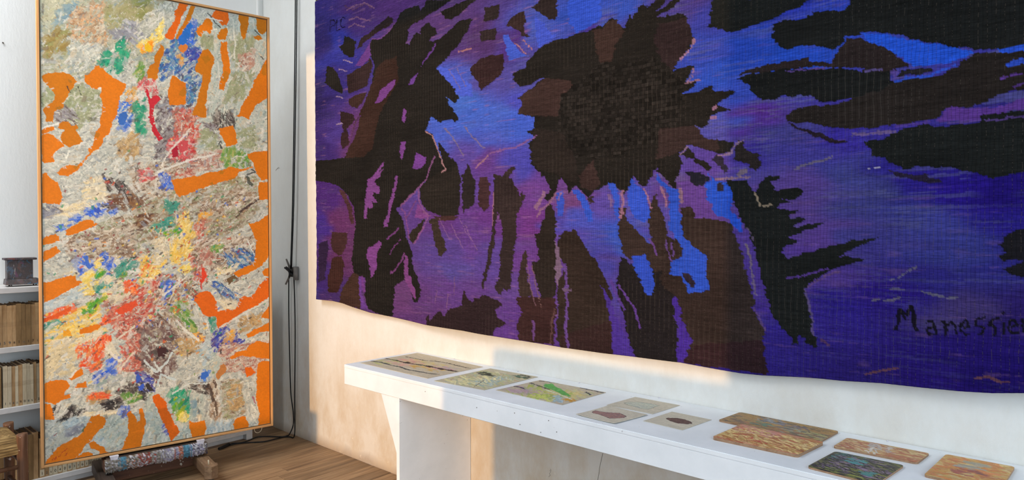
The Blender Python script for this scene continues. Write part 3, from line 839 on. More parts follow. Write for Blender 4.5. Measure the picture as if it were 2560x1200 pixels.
    for col, w, pts in [
((128,82,130),11.3,[1398,1332,1354,1397,1319,1464,1267,1496,1195,1539,1084,1607]),
((128,82,130),11.6,[1249,1518,1256,1576,1301,1647,1353,1670]),
((124,76,128),11.9,[1084,1619,1121,1643,1143,1715,1165,1802]),
((165,125,130),9.2,[1310,1189,1371,1213,1405,1265,1432,1324,1471,1393,1487,1414,1451,1428]),
((135,85,140),11.4,[1336,1681,1283,1750,1212,1832]),
((118,70,120),9.3,[1231,1575,1177,1633,1140,1679]),
((118,66,130),9.6,[1072,1738,1027,1762,949,1811]),
((118,66,130),7.2,[1083,1805,1026,1846,976,1896]),
((120,68,128),11.9,[1120,1885,1083,1941,1014,2009,983,2010]),
((110,60,130),20.4,[702,2043,722,2143]),
((84,56,70),5.2,[545,1217,599,1119,643,1046]),
((110,70,130),7.5,[806,563,895,573,982,548,1032,511]),
((165,115,115),10.9,[1578,780,1631,779,1686,778]),
((118,102,145),6.6,[1569,865,1606,915,1646,974]),
((118,102,145),6.6,[1505,859,1553,917,1600,983]),
((120,105,140),8.7,[1631,1188,1661,1223,1722,1271,1787,1323]),
((118,105,135),8.9,[1472,1182,1536,1233,1630,1350]),
((165,115,120),6.0,[1991,803,2031,841,2063,876]),
((165,115,120),6.0,[2044,804,2078,834,2104,864]),
((155,112,130),10.6,[1722,1424,1766,1391,1816,1359]),
((128,88,140),8.4,[1810,1353,1881,1341,2005,1333,2084,1304,2140,1286]),
((130,95,140),4.5,[1437,1683,1477,1739,1519,1794]),
((130,95,140),4.4,[1535,1717,1583,1783,1630,1848]),
((130,95,140),4.4,[1599,1685,1645,1744,1697,1804]),
((130,95,140),4.3,[1645,1718,1685,1782,1739,1856]),
((155,110,130),6.2,[1853,1553,1850,1636,1847,1729]),
((120,85,125),6.8,[1420,2088,1409,2161]),
((120,85,125),6.6,[1518,2105,1508,2188]),
((120,85,120),6.6,[1567,2003,1573,2112]),
((140,105,130),17.5,[2186,1565,2161,1604,2123,1642]),
((140,100,130),9.8,[2135,1691,2161,1652,2223,1615,2259,1568]),
((118,88,100),6.0,[2079,1919,2089,1998,2115,2086,2136,2124]),
((118,90,90),5.9,[2110,1928,2130,2016,2166,2127]),
((105,74,148),17.1,[2312,1921,2317,1968,2322,2100,2315,2234,2332,2327]),
((110,88,120),9.5,[2296,2035,2350,2038]),
((96,70,70),9.6,[2245,2125,2231,2184,2221,2305]),
((105,70,130),15.8,[2118,2195,2120,2293]),
((95,62,145),10.7,[2608,1990,2659,2049,2700,2098,2724,2178]),
((88,60,145),10.8,[2565,1974,2608,2052,2643,2103]),
((105,70,145),8.6,[2761,1784,2792,1827,2804,1860]),
((98,70,140),6.7,[2843,1792,2856,1842,2871,1884]),
((98,70,140),6.7,[2871,1800,2880,1858]),
((150,108,132),15.9,[2623,1573,2629,1635,2619,1697]),
((150,108,132),10.3,[2737,1569,2753,1613,2776,1656]),
((150,108,132),10.1,[2814,1564,2833,1607,2848,1649]),
((130,102,120),16.6,[2901,1576,2917,1640]),
((150,108,132),9.5,[2283,1569,2271,1607]),
((120,95,140),12.6,[2554,1588,2567,1643]),
((160,120,140),8.1,[2962,970,2954,1001,2925,1028,2900,1049]),
((140,105,125),4.9,[2966,1092,2954,1131,2926,1146,2996,1145]),
((150,110,140),12.8,[3044,1264,3061,1256]),
((150,110,140),9.6,[3036,1304,3061,1301]),
((140,112,135),5.0,[2902,1441,2927,1416,2945,1408]),
((140,112,135),6.3,[3070,1457,3127,1450,3140,1418,3175,1406]),
((120,104,110),18.6,[3152,1540,3188,1519]),
((140,110,120),6.4,[3062,1548,3152,1548,3204,1543]),
((150,132,112),6.1,[3216,1602,3230,1636,3246,1657,3283,1655]),
((112,102,118),8.8,[3358,1529,3398,1513,3466,1497,3496,1488]),
((190,182,200),4.1,[3609,1538,3651,1538]),
((100,84,110),6.1,[3216,1788,3189,1742]),
((120,104,112),9.3,[3180,1804,3201,1865,3209,1926]),
((110,94,120),9.2,[3209,1926,3225,2002]),
((96,70,120),7.7,[3217,2049,3241,2093,3262,2136]),
((96,80,120),7.3,[3401,1961,3412,2004,3429,2061,3437,2133]),
((90,60,140),5.9,[3329,1931,3386,1918,3482,1888]),
((100,72,110),7.3,[3408,1961,3442,1937,3469,1914,3522,1898]),
((100,95,112),5.4,[3682,1921,3714,1903,3737,1882,3759,1872]),
((100,96,112),5.2,[3766,1951,3810,1961,3843,1968,3875,1959]),
((105,98,112),5.5,[3624,1989,3679,1988,3714,1976]),
((96,90,112),5.4,[3679,1948,3726,1945]),
((46,84,200),9.4,[3685,1253,3749,1248,3810,1246,3858,1227]),
((96,74,150),13.4,[3679,1214,3689,1244]),
((100,84,140),5.5,[3594,1205,3649,1207]),
((96,60,140),6.1,[3971,1286,4029,1279]),
((90,58,130),4.8,[4001,1323,4030,1312]),
((96,70,140),5.7,[3464,1173,3325,1162]),
((112,90,130),8.3,[3557,1417,3620,1420,3692,1420]),
((84,60,140),6.7,[3692,1407,3795,1397]),
((90,66,130),5.1,[3838,1409,3953,1409,4040,1412]),
((104,66,68),6.9,[3601,2251,3651,2226,3710,2211]),
((104,66,66),7.5,[3914,2214,3955,2201,3980,2214,4004,2212]),
((90,60,90),7.2,[3457,2145,3491,2156]),
((92,60,92),10.4,[516,290,604,335,733,324,815,372]),
((150,130,155),7.8,[491,638,602,670]),
((140,120,150),7.9,[445,688,540,719]),
((140,120,150),8.0,[411,862,494,884]),
((150,130,160),8.0,[410,1055,493,1048]),
((130,90,120),7.8,[560,392,647,390,711,419,795,447]),
((130,92,120),7.8,[550,442,625,426,732,474]),
((130,92,120),7.8,[538,323,648,314,733,319,836,376])]:
        cv.line(col, w / 1000, np.array(pts).reshape(-1, 2) / 1000, 0.5, 0.85)
    cv.wx *= 0.6
    for w, pts in [(8.6,[344,421,349,351]),(8.5,[349,351,391,354,410,374,396,392,354,391]),(8.5,[424,361,421,429]),(8.5,[421,429,465,430]),(8.3,[520,371,493,357,470,371,470,399,488,424,519,428])]:
        cv.line((22, 12, 40), w / 1000, np.array(pts).reshape(-1, 2) / 1000, 0.15, 0.95)
    for w, pts in [
(12.0,[3701,2086,3704,2051,3709,2010]),
(12.0,[3709,2010,3724,2042,3741,1997]),
(11.9,[3741,1997,3748,2033,3758,2085]),
(7.8,[3785,2047,3804,2042,3811,2060,3815,2085]),
(7.8,[3809,2061,3789,2069,3787,2086,3817,2084]),
(7.7,[3826,2045,3837,2046,3842,2087]),
(7.7,[3841,2058,3855,2042,3865,2049,3870,2079]),
(7.6,[3881,2060,3900,2048,3895,2033,3882,2040,3880,2065,3892,2079,3909,2075]),
(7.4,[3942,2017,3924,2028,3918,2044,3938,2052,3936,2067,3924,2078]),
(7.4,[3976,2014,3956,2025,3950,2041,3970,2049,3968,2064,3961,2073]),
(8.6,[3988,2031,3990,2071]),
(11.0,[3985,1997,3987,2004]),
(7.3,[4002,2048,4023,2036,4015,2020,4004,2026,4001,2051,4010,2064,4025,2060]),
(8.4,[4034,2015,4039,2061]),
(8.4,[4036,2030,4051,2014])]:
        cv.line((20, 17, 22), w / 1000, np.array(pts).reshape(-1, 2) / 1000, 0.25, 0.95)
    # coarse chequer weave in the middle of the dark disc
    co = Canvas(Wm, Hm, 0.003, 9); co.wx = cv.wx * 6; co.wy = cv.wy * 3
    co.fill((255, 255, 255), np.array([2283,1095,2353,1076,2509,1000,2793,1030,2904,1115,2940,1202,2914,1297,2832,1338,2717,1396,2511,1433,2377,1405,2271,1283]).reshape(-1, 2) / 1000, lift=None)
    # surface
    n_c, n_r = 900, 500
    y0, y1 = 4.028, -0.3
    # closer columns where the cloth is nearest to the viewer
    tt = np.linspace(0, 1, n_c)
    yy = y0 + (y1 - y0) * (1.45 * tt - 0.45 * tt ** 2)
    bot = np.array([4036,1023,3817,1027,3702,1020,3590,1002,3419,980,3257,974,2886,956,2558,957,2437,952,2158,945,1906,939,1679,942,1472,949,1284,953,1112,946,1031,944,953,947,807,961,738,966,671,969,546,981,429,986,320,992,238,1000,160,1013,-300,1018]).reshape(-1, 2) / 1000
    zb = np.interp(-yy, -bot[:, 0], bot[:, 1])
    zt = 3.066 + 0.018 * (4.07 - yy)
    v = np.linspace(0, 1, n_r)[:, None]
    Z = zt[None, :] + (zb - zt)[None, :] * v
    Yg = np.repeat(yy[None, :], n_r, 0)
    Yg[:, :] += (tt[None, :] < 0.002) * (0.0015 * np.sin(v * 210) + 0.0015 * np.sin(v * 77)) + (1 - tt[None, :]) ** 12 * 0.012 * np.sin(v * 4.2 + .6)
    dep = 0.032 + 0.022 * v ** 3 * (0.5 + 0.5 * np.sin(yy * 5.2 + 0.8))[None, :] + 0.006 * np.sin(yy * 3.1)[None, :] * v
    hgt = cv.sample(S0 - Yg, ZT - Z, cv.h)
    dep = dep + 0.0018 * hgt + 0.0007 * np.sin(Yg * 2 * PI / 0.0115 * 0.5)
    P = np.stack([XW - dep, Yg, Z], -1)
    C = cv.sample(S0 - Yg, ZT - Z) * 0.82
    ck = co.sample(S0 - Yg, ZT - Z)[..., 0]
    org = np.array([XW - 0.02, (y0 + y1) / 2, 1.0])
    me = grid_mesh('tapestry', P - org, C, (0.014, 0, 0), ck)
    return me, org
me, org = make_tapestry()
tap = link('tapestry', me, M['weave'], None, org)
tag(tap, 'large violet and black woven wool tapestry hanging on the plaster wall above the white bench', 'tapestry')
MB().box(-0.006, 0.006, -2.2, 2.172, 2.045, 2.085).build('hanging_batten', M['easel_d'], tap)

# ---------------------------------------------------------------- big canvas on the easel
PA = R(-9.607)
PW, PH = 1.229, 2.675
pe = empty('abstract_painting', (0.9855, 4.2955, 0.2150), PA, 'tall abstract oil painting, orange shapes on grey, thin pine frame, on the easel', 'painting')
pe.rotation_euler = (R(-0.6), 0, PA)
def make_painting():
    cv = Canvas(PW, PH, 0.002, 11)
    cv.c[:] = lin((196, 194, 184))
    cv.blend = 0.08; cv.bristle = 0.22
    PAL = {'SG':[(172,174,147),(157,163,135),(186,186,164),(167,149,115),(147,165,165),(197,190,165)],'SC':[(190,188,154),(203,200,173),(176,178,154),(158,168,158)],'SB':[(122,151,163),(136,161,167),(163,175,169)],'FL':[(200,171,134),(207,194,170),(171,130,93),(223,170,121),(178,180,162),(197,148,105),(151,139,127)],'OV':[(155,134,73),(163,146,94),(144,119,63),(151,151,96)],'O2':[(165,158,114),(157,157,103),(174,164,122)],'O3':[(138,143,82),(149,149,90)],'GS':[(149,149,157),(131,131,143),(185,185,190),(139,141,151)],'WS':[(211,211,197),(189,190,174),(223,221,209),(170,173,159),(152,155,150)],'GR':[(35,157,114),(56,172,127),(26,136,109),(79,165,128),(51,124,112)],'SL':[(155,163,124),(166,168,134),(148,152,116)],'BW':[(45,106,209),(59,126,218),(204,210,207),(124,161,197),(221,215,196)],'PG':[(150,145,148),(114,97,97),(170,165,165),(92,75,77)],'W':[(209,209,195),(190,193,183),(225,223,208),(170,174,168),(152,155,150),(178,185,176),(201,188,162)],'WB':[(197,207,205),(176,193,199),(217,217,207),(149,174,186)],'WC':[(227,214,186),(211,198,170),(236,227,198),(194,182,158),(242,222,172)],'MX':[(203,191,172),(154,124,95),(115,86,72),(217,205,186),(175,149,124),(133,109,91),(188,169,145),(227,215,196)],'MG':[(187,179,160),(159,167,130),(143,119,94),(207,199,180),(150,150,114),(180,149,112),(123,99,81)],'RD':[(203,69,54),(217,146,122),(175,100,85),(219,195,175),(201,115,91),(159,86,74)],'PK':[(212,82,85),(219,114,114),(220,173,161),(193,52,59),(153,128,123)],'YW':[(247,203,86),(240,216,135),(233,189,70),(241,224,165),(227,179,93)],'YL':[(247,222,122),(241,214,100),(242,230,164),(239,200,78)],'BL':[(51,100,217),(76,120,218),(178,188,208),(42,85,188),(114,150,211)],'BM':[(50,96,175),(71,132,181),(56,75,141),(103,152,176),(167,185,191),(63,111,148),(89,89,125)],'BI':[(58,58,155),(76,88,186),(54,79,176),(158,164,195),(91,67,128)],'DK':[(61,51,49),(97,85,78),(137,125,118),(44,39,39),(171,159,147)],'K':[(40,36,37),(58,51,51),(84,77,75)],'PU':[(109,80,78),(127,98,91),(145,120,108),(100,68,68),(162,145,130)],'BR':[(109,72,50),(131,90,58),(94,60,45),(155,118,82)],'TN':[(195,159,105),(181,147,98),(208,179,130),(164,135,96)],'GN':[(71,156,46),(104,171,43),(45,167,106),(149,173,39),(200,192,34)],'GO':[(105,154,68),(138,163,77),(83,144,59),(181,181,108)],'OR':[(244,93,32),(234,76,32),(250,124,51),(241,156,95),(224,83,46)],'OY':[(250,146,12),(250,178,56),(241,136,26),(248,199,101)],'CB':[(223,205,162),(213,195,152),(232,217,178),(200,185,149)],'GW':[(192,199,187),(177,189,180),(209,209,192),(167,179,170),(205,190,161),(150,168,161)],'RW':[(203,179,161),(184,116,99),(217,205,190),(156,107,95),(196,147,123)],'TL':[(48,141,124),(81,154,130),(102,167,150)],'CT':[(234,168,46),(209,189,153),(204,148,87)]}
    for pal, ang, ln, wd, pts in [
('W',-20,21,9,[-19,0,1306,-322,1288,3064,-44,2746]),
('SG',-35,24,12,[-19,0,633,-159,628,464,418,518,-24,559]),
('SC',-40,24,12,[-19,0,245,-64,187,94,120,241,-11,299]),
('SB',-40,28,14,[94,165,181,96,167,172,120,247,66,241]),
('FL',-60,19,9,[158,145,305,80,315,323,261,351,194,353,126,251]),
('OV',-60,24,12,[25,346,74,278,148,280,128,378,91,444,24,459]),
('O2',-60,28,14,[305,125,442,27,578,-27,534,129,424,160,384,205,324,253]),
('O3',-65,33,14,[473,8,572,-49,507,144,465,152]),
('GS',35,28,12,[330,261,437,167,507,200,471,296,399,271,349,299]),
('WS',-50,21,9,[503,135,588,30,686,-15,674,216,527,295,471,253]),
('W',-50,19,9,[156,355,300,330,279,424,231,466,164,521,128,449]),
('SL',-50,24,12,[145,590,211,565,278,594,292,740,181,815,98,695]),
('SL',60,24,12,[0,584,68,640,53,683,-1,720]),
('PG',35,28,9,[61,743,107,698,181,741,152,817,70,790]),
('GR',-60,24,14,[266,411,303,380,355,339,373,285,403,270,415,322,427,389,418,437,377,496,337,506,302,461,271,439]),
('W',-50,16,9,[414,403,470,394,468,581,377,512]),
('YL',-60,19,9,[576,187,613,120,613,228,544,311,481,345,485,293]),
('OY',-60,19,12,[485,302,544,264,552,310,526,349,481,334]),
('GO',-60,21,9,[459,419,505,388,505,470,483,520,451,490]),
('BW',-55,21,12,[372,639,441,608,436,748,411,820,351,784,356,692]),
('CT',-60,21,9,[413,576,462,554,468,651,437,701,413,623]),
('GR',-60,19,12,[447,630,510,611,515,810,452,828]),
('GW',-70,28,12,[613,156,1278,-53,1274,714,899,725,629,296]),
('SL',-80,28,12,[809,204,890,177,902,274,832,261]),
('SL',-85,33,12,[986,172,1148,142,1109,317,1022,330]),
('GW',-80,28,9,[873,304,931,194,939,444,887,676,847,680]),
('RW',-60,19,12,[1047,275,1147,207,1121,354,1058,376]),
('SL',-70,28,12,[997,410,1096,344,1146,363,1070,528,947,594]),
('BM',-60,21,12,[596,373,641,258,741,155,809,118,809,241,789,391,819,461,772,602,733,644,727,498,661,447,628,488,585,482]),
('BL',-65,24,14,[685,226,723,171,753,80,782,111,772,235,729,260]),
('BI',-50,19,12,[729,291,820,259,808,339,751,361]),
('CT',-50,19,12,[691,322,728,352,706,380]),
('PK',-70,19,12,[479,509,568,485,574,579,479,568]),
('BW',-80,21,12,[638,650,720,626,737,680,648,702]),
('PG',-60,21,12,[574,579,806,635,759,788,804,1006,560,973]),
('RD',-60,21,12,[671,663,852,630,781,958,647,967]),
('GW',-40,24,12,[806,685,1274,634,1273,899,804,944]),
('DK',-100,38,7,[887,663,1008,638,1019,725,930,752,899,737]),
('PG',30,33,7,[852,717,922,742,934,809,840,793]),
('SL',-30,24,12,[824,757,910,786,917,874,851,899,816,857]),
('SL',-20,24,14,[1024,750,1144,700,1143,856,1043,851]),
('GO',-70,24,12,[926,873,1105,885,1122,982,1018,993,933,978]),
('PK',-50,21,12,[626,836,770,811,781,946,646,979,636,907]),
('RD',-30,19,12,[624,1041,758,996,769,1057,646,1078]),
('RW',-20,21,9,[770,922,933,885,921,999,769,1033]),
('TN',-60,26,12,[358,882,456,804,486,942,414,994,374,939]),
('W',-50,24,9,[198,1019,314,932,414,1029,294,1082,178,1121]),
('WC',-20,28,14,[197,1120,309,1081,322,1206,196,1244]),
('DK',60,28,9,[284,1059,343,1079,423,1133,453,1261,372,1193,312,1172]),
('BR',50,24,12,[409,1169,474,1178,499,1236,463,1272,402,1239]),
('MX',-35,21,9,[434,1004,735,961,667,1159,495,1213,433,1144]),
('PK',-40,16,9,[455,1038,528,1022,549,1080,485,1107]),
('BL',-50,21,12,[581,1043,646,1064,656,1148,591,1150]),
('WC',-15,33,12,[84,1246,273,1219,243,1265,120,1323,75,1302]),
('BL',-25,19,12,[65,1379,129,1334,253,1242,352,1217,351,1298,195,1322,83,1401]),
('DK',20,14,7,[288,1246,336,1252,327,1268,292,1264]),
('BR',-20,21,12,[302,1195,392,1181,402,1262,351,1286]),
('GS',0,21,14,[1,1244,75,1242,84,1295,1,1325]),
('MG',-25,21,9,[138,1423,371,1309,623,1161,897,1076,1142,1038,1193,1193,1090,1351,801,1452,471,1543,137,1535]),
('TL',-30,21,14,[612,1209,689,1195,689,1256,644,1286,618,1257]),
('TL',-30,21,14,[536,1354,644,1305,655,1353,567,1414]),
('BR',-25,24,12,[432,1308,547,1295,536,1354,473,1390,452,1355]),
('MX',-30,19,9,[802,1204,1042,1120,1167,1167,1040,1300,801,1353]),
('CT',-25,21,12,[779,1291,872,1265,860,1315,790,1353]),
('YW',-65,28,12,[666,1305,733,1279,790,1377,800,1477,754,1574,642,1596,643,1499,699,1439]),
('GN',-30,19,9,[589,1402,688,1378,687,1426,600,1450]),
('RD',-60,21,12,[778,1353,860,1315,847,1502,777,1550]),
('MG',-30,24,9,[848,1302,1091,1222,1090,1351,942,1428,847,1452]),
('MX',-20,21,9,[83,1445,432,1355,451,1542,137,1590]),
('W',-25,24,12,[9,1564,137,1523,174,1648,8,1673]),
('BL',-55,26,14,[152,1557,194,1527,241,1583,241,1628,183,1648]),
('BL',-50,21,12,[251,1537,294,1520,349,1598,319,1631]),
('YL',-40,19,12,[247,1571,280,1561,270,1602,247,1601]),
('YL',-35,24,14,[183,1648,260,1617,269,1675,249,1765,173,1738]),
('GN',-55,21,14,[241,1628,285,1607,293,1630,260,1670]),
('TL',-50,26,14,[293,1664,430,1542,461,1543,440,1601,368,1656,318,1723,292,1710]),
('GO',-60,21,12,[369,1633,429,1659,368,1691]),
('TL',-30,21,14,[250,1708,292,1710,278,1755,249,1742]),
('YL',-40,21,14,[284,1756,318,1746,317,1792,284,1790]),
('WB',-25,24,12,[2,1793,80,1754,164,1715,182,1761,79,1820,7,1826]),
('YW',-20,24,12,[1,1880,249,1810,286,1973,170,2052,0,2055]),
('OR',-22,21,12,[1,1858,135,1798,172,1827,79,1876,1,1902]),
('TL',-22,21,12,[1,1906,106,1883,101,1906,6,1937]),
('GN',-45,26,14,[181,1839,249,1776,284,1790,248,1856,219,1888,191,1874]),
('WC',-25,21,9,[0,2011,267,1972,286,2065,151,2117,0,2055]),
('CB',-40,26,14,[0,2044,161,2047,150,2173,-2,2219]),
('OR',-75,24,9,[151,2046,306,1987,325,2023,285,2111,169,2153]),
('OR',-25,26,12,[277,1892,387,1825,459,1806,457,1848,366,1900,277,1938]),
('RD',-40,21,9,[288,1813,429,1729,576,1689,618,1836,489,1993,346,1979]),
('WC',-40,21,9,[289,1653,368,1679,429,1753,327,1839]),
('OR',-60,21,12,[388,1680,460,1684,459,1766,398,1751]),
('OR',-60,21,12,[471,1602,545,1592,533,1687,491,1685]),
('YW',-50,24,12,[482,1543,621,1522,576,1665,470,1708]),
('WC',-40,19,9,[535,1449,665,1402,620,1571,555,1593]),
('YW',-70,26,12,[626,1450,732,1439,743,1550,642,1571]),
('YL',-30,21,12,[686,1621,758,1587,754,1636,708,1671]),
('MX',-40,21,9,[555,1664,753,1673,798,1849,640,1935,554,1856]),
('BL',-60,21,14,[576,1713,641,1692,641,1789,608,1799]),
('RD',-60,19,12,[533,1687,581,1678,580,1726,533,1747]),
('RD',-70,19,9,[731,1549,800,1501,846,1677,810,1750,776,1699]),
('MX',-40,21,9,[755,1451,1140,1429,1139,1612,893,1679,777,1600]),
('RW',-60,21,12,[812,1514,882,1515,881,1603,823,1601]),
('GO',-30,19,12,[870,1490,942,1491,917,1541,875,1533]),
('BM',40,28,9,[941,1554,1039,1505,1140,1507,1139,1625,989,1637]),
('WC',-30,21,9,[893,1629,1039,1608,989,1683,905,1680]),
('BR',-35,24,12,[940,1681,1018,1672,1026,1711,964,1738]),
('W',-35,24,9,[799,1700,940,1681,1165,1639,1138,1768,939,1859,822,1776]),
('BM',40,31,9,[881,1704,1037,1801,1013,1826,940,1808,869,1741]),
('WC',20,21,9,[904,1831,1012,1843,1029,1896,915,1908]),
('W',55,33,12,[696,1744,764,1809,798,1899,867,1979,855,2041,752,1920]),
('GO',50,28,12,[608,1836,718,1831,751,1944,797,2023,706,2014,640,1911]),
('MX',50,28,9,[554,1856,684,1939,774,2045,683,2061,552,1999]),
('PU',40,24,12,[427,1940,618,1933,683,2061,638,2129,488,2135,437,2035]),
('RD',50,24,12,[336,1955,458,1943,467,2156,385,2170]),
('WC',50,33,14,[290,2066,325,2070,405,2196,364,2214]),
('TL',-80,21,12,[844,1940,891,1931,895,2007,860,2029]),
('TN',-20,24,12,[661,2058,797,2048,819,2125,682,2183]),
('OY',-20,16,9,[774,2033,824,2046,820,2080,785,2076]),
('BI',-50,24,12,[862,2042,938,2011,1036,2046,1060,2113,986,2169,937,2189,866,2130]),
('CT',-50,21,14,[938,2049,999,2030,986,2118,943,2113]),
('TN',-30,24,12,[1036,1956,1189,1929,1163,2006,1011,2057]),
('GW',-30,24,12,[796,2122,937,2164,985,2298,841,2328,772,2244]),
('WB',-40,24,12,[785,2121,843,2078,866,2155,818,2250]),
('W',-30,24,9,[552,2119,796,2197,749,2340,550,2287]),
('PU',40,24,12,[446,2130,617,2102,660,2205,572,2314,466,2227]),
('DK',45,24,12,[541,2094,617,2102,594,2184,551,2167]),
('RD',10,19,12,[344,2153,467,2156,456,2238,364,2237]),
('OR',-10,19,12,[179,2121,285,2122,265,2200,179,2155]),
('BL',-40,24,14,[295,2135,344,2141,324,2197,295,2181]),
('BL',-20,24,14,[222,2194,314,2195,333,2267,245,2300]),
('GW',-20,26,14,[265,2234,344,2234,323,2324,254,2313]),
('W',-10,26,12,[324,2208,456,2238,455,2332,323,2324]),
('BI',40,26,14,[446,2225,525,2259,539,2357,465,2357]),
('K',30,24,12,[466,2334,508,2316,497,2386,469,2405]),
('DK',10,21,12,[384,2286,476,2300,455,2368,363,2341]),
('GO',-20,21,14,[373,2343,470,2358,455,2410,403,2395]),
('TN',0,24,14,[197,2315,323,2312,313,2368,206,2362]),
('OR',5,28,12,[202,2328,319,2318,307,2349,210,2352]),
('DK',-20,21,12,[244,2369,363,2365,383,2415,302,2424]),
('K',-10,21,12,[307,2372,359,2383,342,2420,310,2419]),
('W',-35,26,12,[38,2357,168,2300,196,2349,186,2404,65,2439]),
('K',-25,24,7,[59,2431,130,2417,190,2394,198,2413,129,2439,70,2453]),
('K',-60,24,12,[104,2390,137,2385,133,2429,107,2429]),
('K',-60,19,12,[38,2372,60,2372,60,2407,41,2408]),
('WB',-25,28,14,[74,2458,224,2434,208,2492,110,2514,73,2529]),
('GS',-25,28,14,[101,2501,186,2484,176,2527,110,2537]),
('W',-45,21,12,[-4,2448,74,2458,91,2544,0,2636]),
('WC',-10,21,9,[196,2417,362,2435,362,2481,205,2442]),
('GW',-50,26,14,[286,2468,403,2477,398,2593,320,2666,242,2581]),
('WB',-60,24,12,[227,2571,278,2570,285,2629,252,2610]),
('BL',-70,21,12,[358,2422,403,2418,398,2476,372,2476]),
('GW',-70,26,14,[497,2374,539,2381,657,2668,484,2682,489,2516]),
('BI',-80,21,9,[581,2532,618,2563,617,2624,596,2608]),
('GW',-70,26,14,[603,2415,725,2558,742,2681,635,2664,679,2619]),
('GR',-50,33,16,[610,2356,721,2356,747,2538,752,2568,725,2558,636,2421]),
('GN',-50,33,16,[610,2380,681,2428,729,2547,691,2552,636,2457]),
('YL',-40,21,14,[675,2513,725,2521,729,2564,684,2551]),
('GW',-80,33,14,[730,2399,817,2425,828,2577,759,2577]),
('SB',-85,33,16,[751,2414,789,2445,793,2521,752,2526]),
('W',-80,26,12,[818,2350,936,2342,935,2622,827,2652]),
('MX',-80,26,12,[830,2339,900,2349,915,2618,863,2584]),
('MG',-10,21,9,[924,2340,1072,2361,1058,2567,935,2597]),
('TN',-5,24,9,[955,2383,1034,2382,1058,2528,971,2552]),
('WB',-80,26,12,[935,2597,996,2608,995,2680,839,2685,839,2630]),
('W',-85,26,12,[1034,2304,1140,2345,1133,2672,1082,2662]),
('W',-10,24,12,[626,2261,795,2322,795,2359,637,2323]),
('BW',-60,26,16,[795,2272,860,2281,846,2329,799,2327]),
('DK',30,24,9,[749,2352,841,2341,852,2418,771,2393]),
('RW',-20,21,9,[902,2109,1266,2122,1161,2321,937,2291])]:
        q = np.array(pts).reshape(-1, 2) / 1000
        cv.blend, cv.bristle = 0.35, 0.12
        cv.scrub(PAL[pal], R(ang), ln * 2.2 / 1000, wd * 2.2 / 1000, q, 1.6, 0.22, 0.7, 0.4)
        cv.blend, cv.bristle = 0.0, 0.24
        cv.scrub(PAL[pal], R(ang), ln * 1.5 / 1000, wd * 1.0 / 1000, q, 1.0, 0.25, 0.8)
        cv.scrub(PAL[pal], R(ang + 90), ln * 0.8 / 1000, wd * 0.7 / 1000, q, 0.25, 0.6, 0.8, 1.2)
    # stray strokes everywhere
    cols = [lin(c).astype(np.float32) for c in [(224, 222, 212), (206, 206, 198), (160, 164, 158), (120, 104, 92), (190, 176, 150), (236, 228, 210), (90, 84, 80)]]
    # long dry strokes that fly out from the middle of the picture
    for k in range(900):
        x, y = cv.rng.uniform(0, PW), cv.rng.uniform(0, PH)
        a = math.atan2(y - 1.62, x - 0.66) if y > 1.0 and cv.rng.random() < 0.75 else cv.rng.normal(-0.75, 0.5)
        i, j = min(int(y / cv.res), cv.H - 1), min(int(x / cv.res), cv.W - 1)
        own = cv.c[i, j] * cv.rng.uniform(0.55, 1.35)
        c = own if cv.rng.random() < 0.5 else cols[cv.rng.choice(7, p=[.3, .18, .1, .1, .12, .14, .06])]
        cv.dab(x, y, cv.rng.uniform(.025, .07), cv.rng.uniform(.004, .012), a + cv.rng.normal(0, .15), c.astype(np.float32), 0.6, 1.2)
    cv.bristle = 0.34
    big = [lin(c).astype(np.float32) for c in [(236, 232, 222), (224, 222, 214), (206, 210, 206), (190, 194, 190), (70, 60, 56), (120, 100, 86), (150, 160, 168)]]
    for k in range(330):
        x, y = cv.rng.uniform(0, PW), cv.rng.uniform(0.35, PH)
        a = math.atan2(y - 1.62, x - 0.66) if y > 0.95 else cv.rng.normal(-0.9, 0.5)
        cv.dab(x, y, cv.rng.uniform(.025, .075), cv.rng.uniform(.009, .024), a + cv.rng.normal(0, .3), big[cv.rng.choice(7, p=[.24, .22, .16, .12, .08, .09, .09])], 0.5, 1.3)
    cv.bristle = 0.24
    for k in range(2600):
        x, y = cv.rng.uniform(0, PW), cv.rng.uniform(0, PH)
        cv.dab(x, y, cv.rng.uniform(.005, .018), cv.rng.uniform(.002, .005), cv.rng.normal(-0.7, 0.8), cols[cv.rng.choice(7, p=[.28, .14, .1, .1, .1, .16, .12])], 0.7, 1.4)
    vivid = [lin(c).astype(np.float32) for c in [(204, 90, 60), (70, 110, 200), (60, 150, 110), (236, 200, 90), (150, 60, 60), (110, 80, 60), (220, 140, 60), (120, 150, 80), (60, 54, 52)]]
    for k in range(520):
        x, y = cv.rng.normal(PW * 0.5, PW * 0.24), cv.rng.normal(1.62, 0.34)
        cv.dab(x, y, cv.rng.uniform(.012, .03), cv.rng.uniform(.005, .013), cv.rng.normal(-0.8, 0.5), vivid[cv.rng.integers(9)], 0.8, 1.2)
    cv.wx = (cv.value_noise(5, 5) * 1.6 + cv.value_noise(16, 16) * 2.6).astype(np.float32)
    cv.wy = (cv.value_noise(5, 5) * 1.6 + cv.value_noise(16, 16) * 2.6).astype(np.float32)
    bs = 0.6 * cv.value_noise(6, 6) + 0.7 * cv.value_noise(40, 60)
    pale = [lin(c).astype(np.float32) for c in [(222, 218, 204), (204, 204, 194), (180, 180, 168)]]
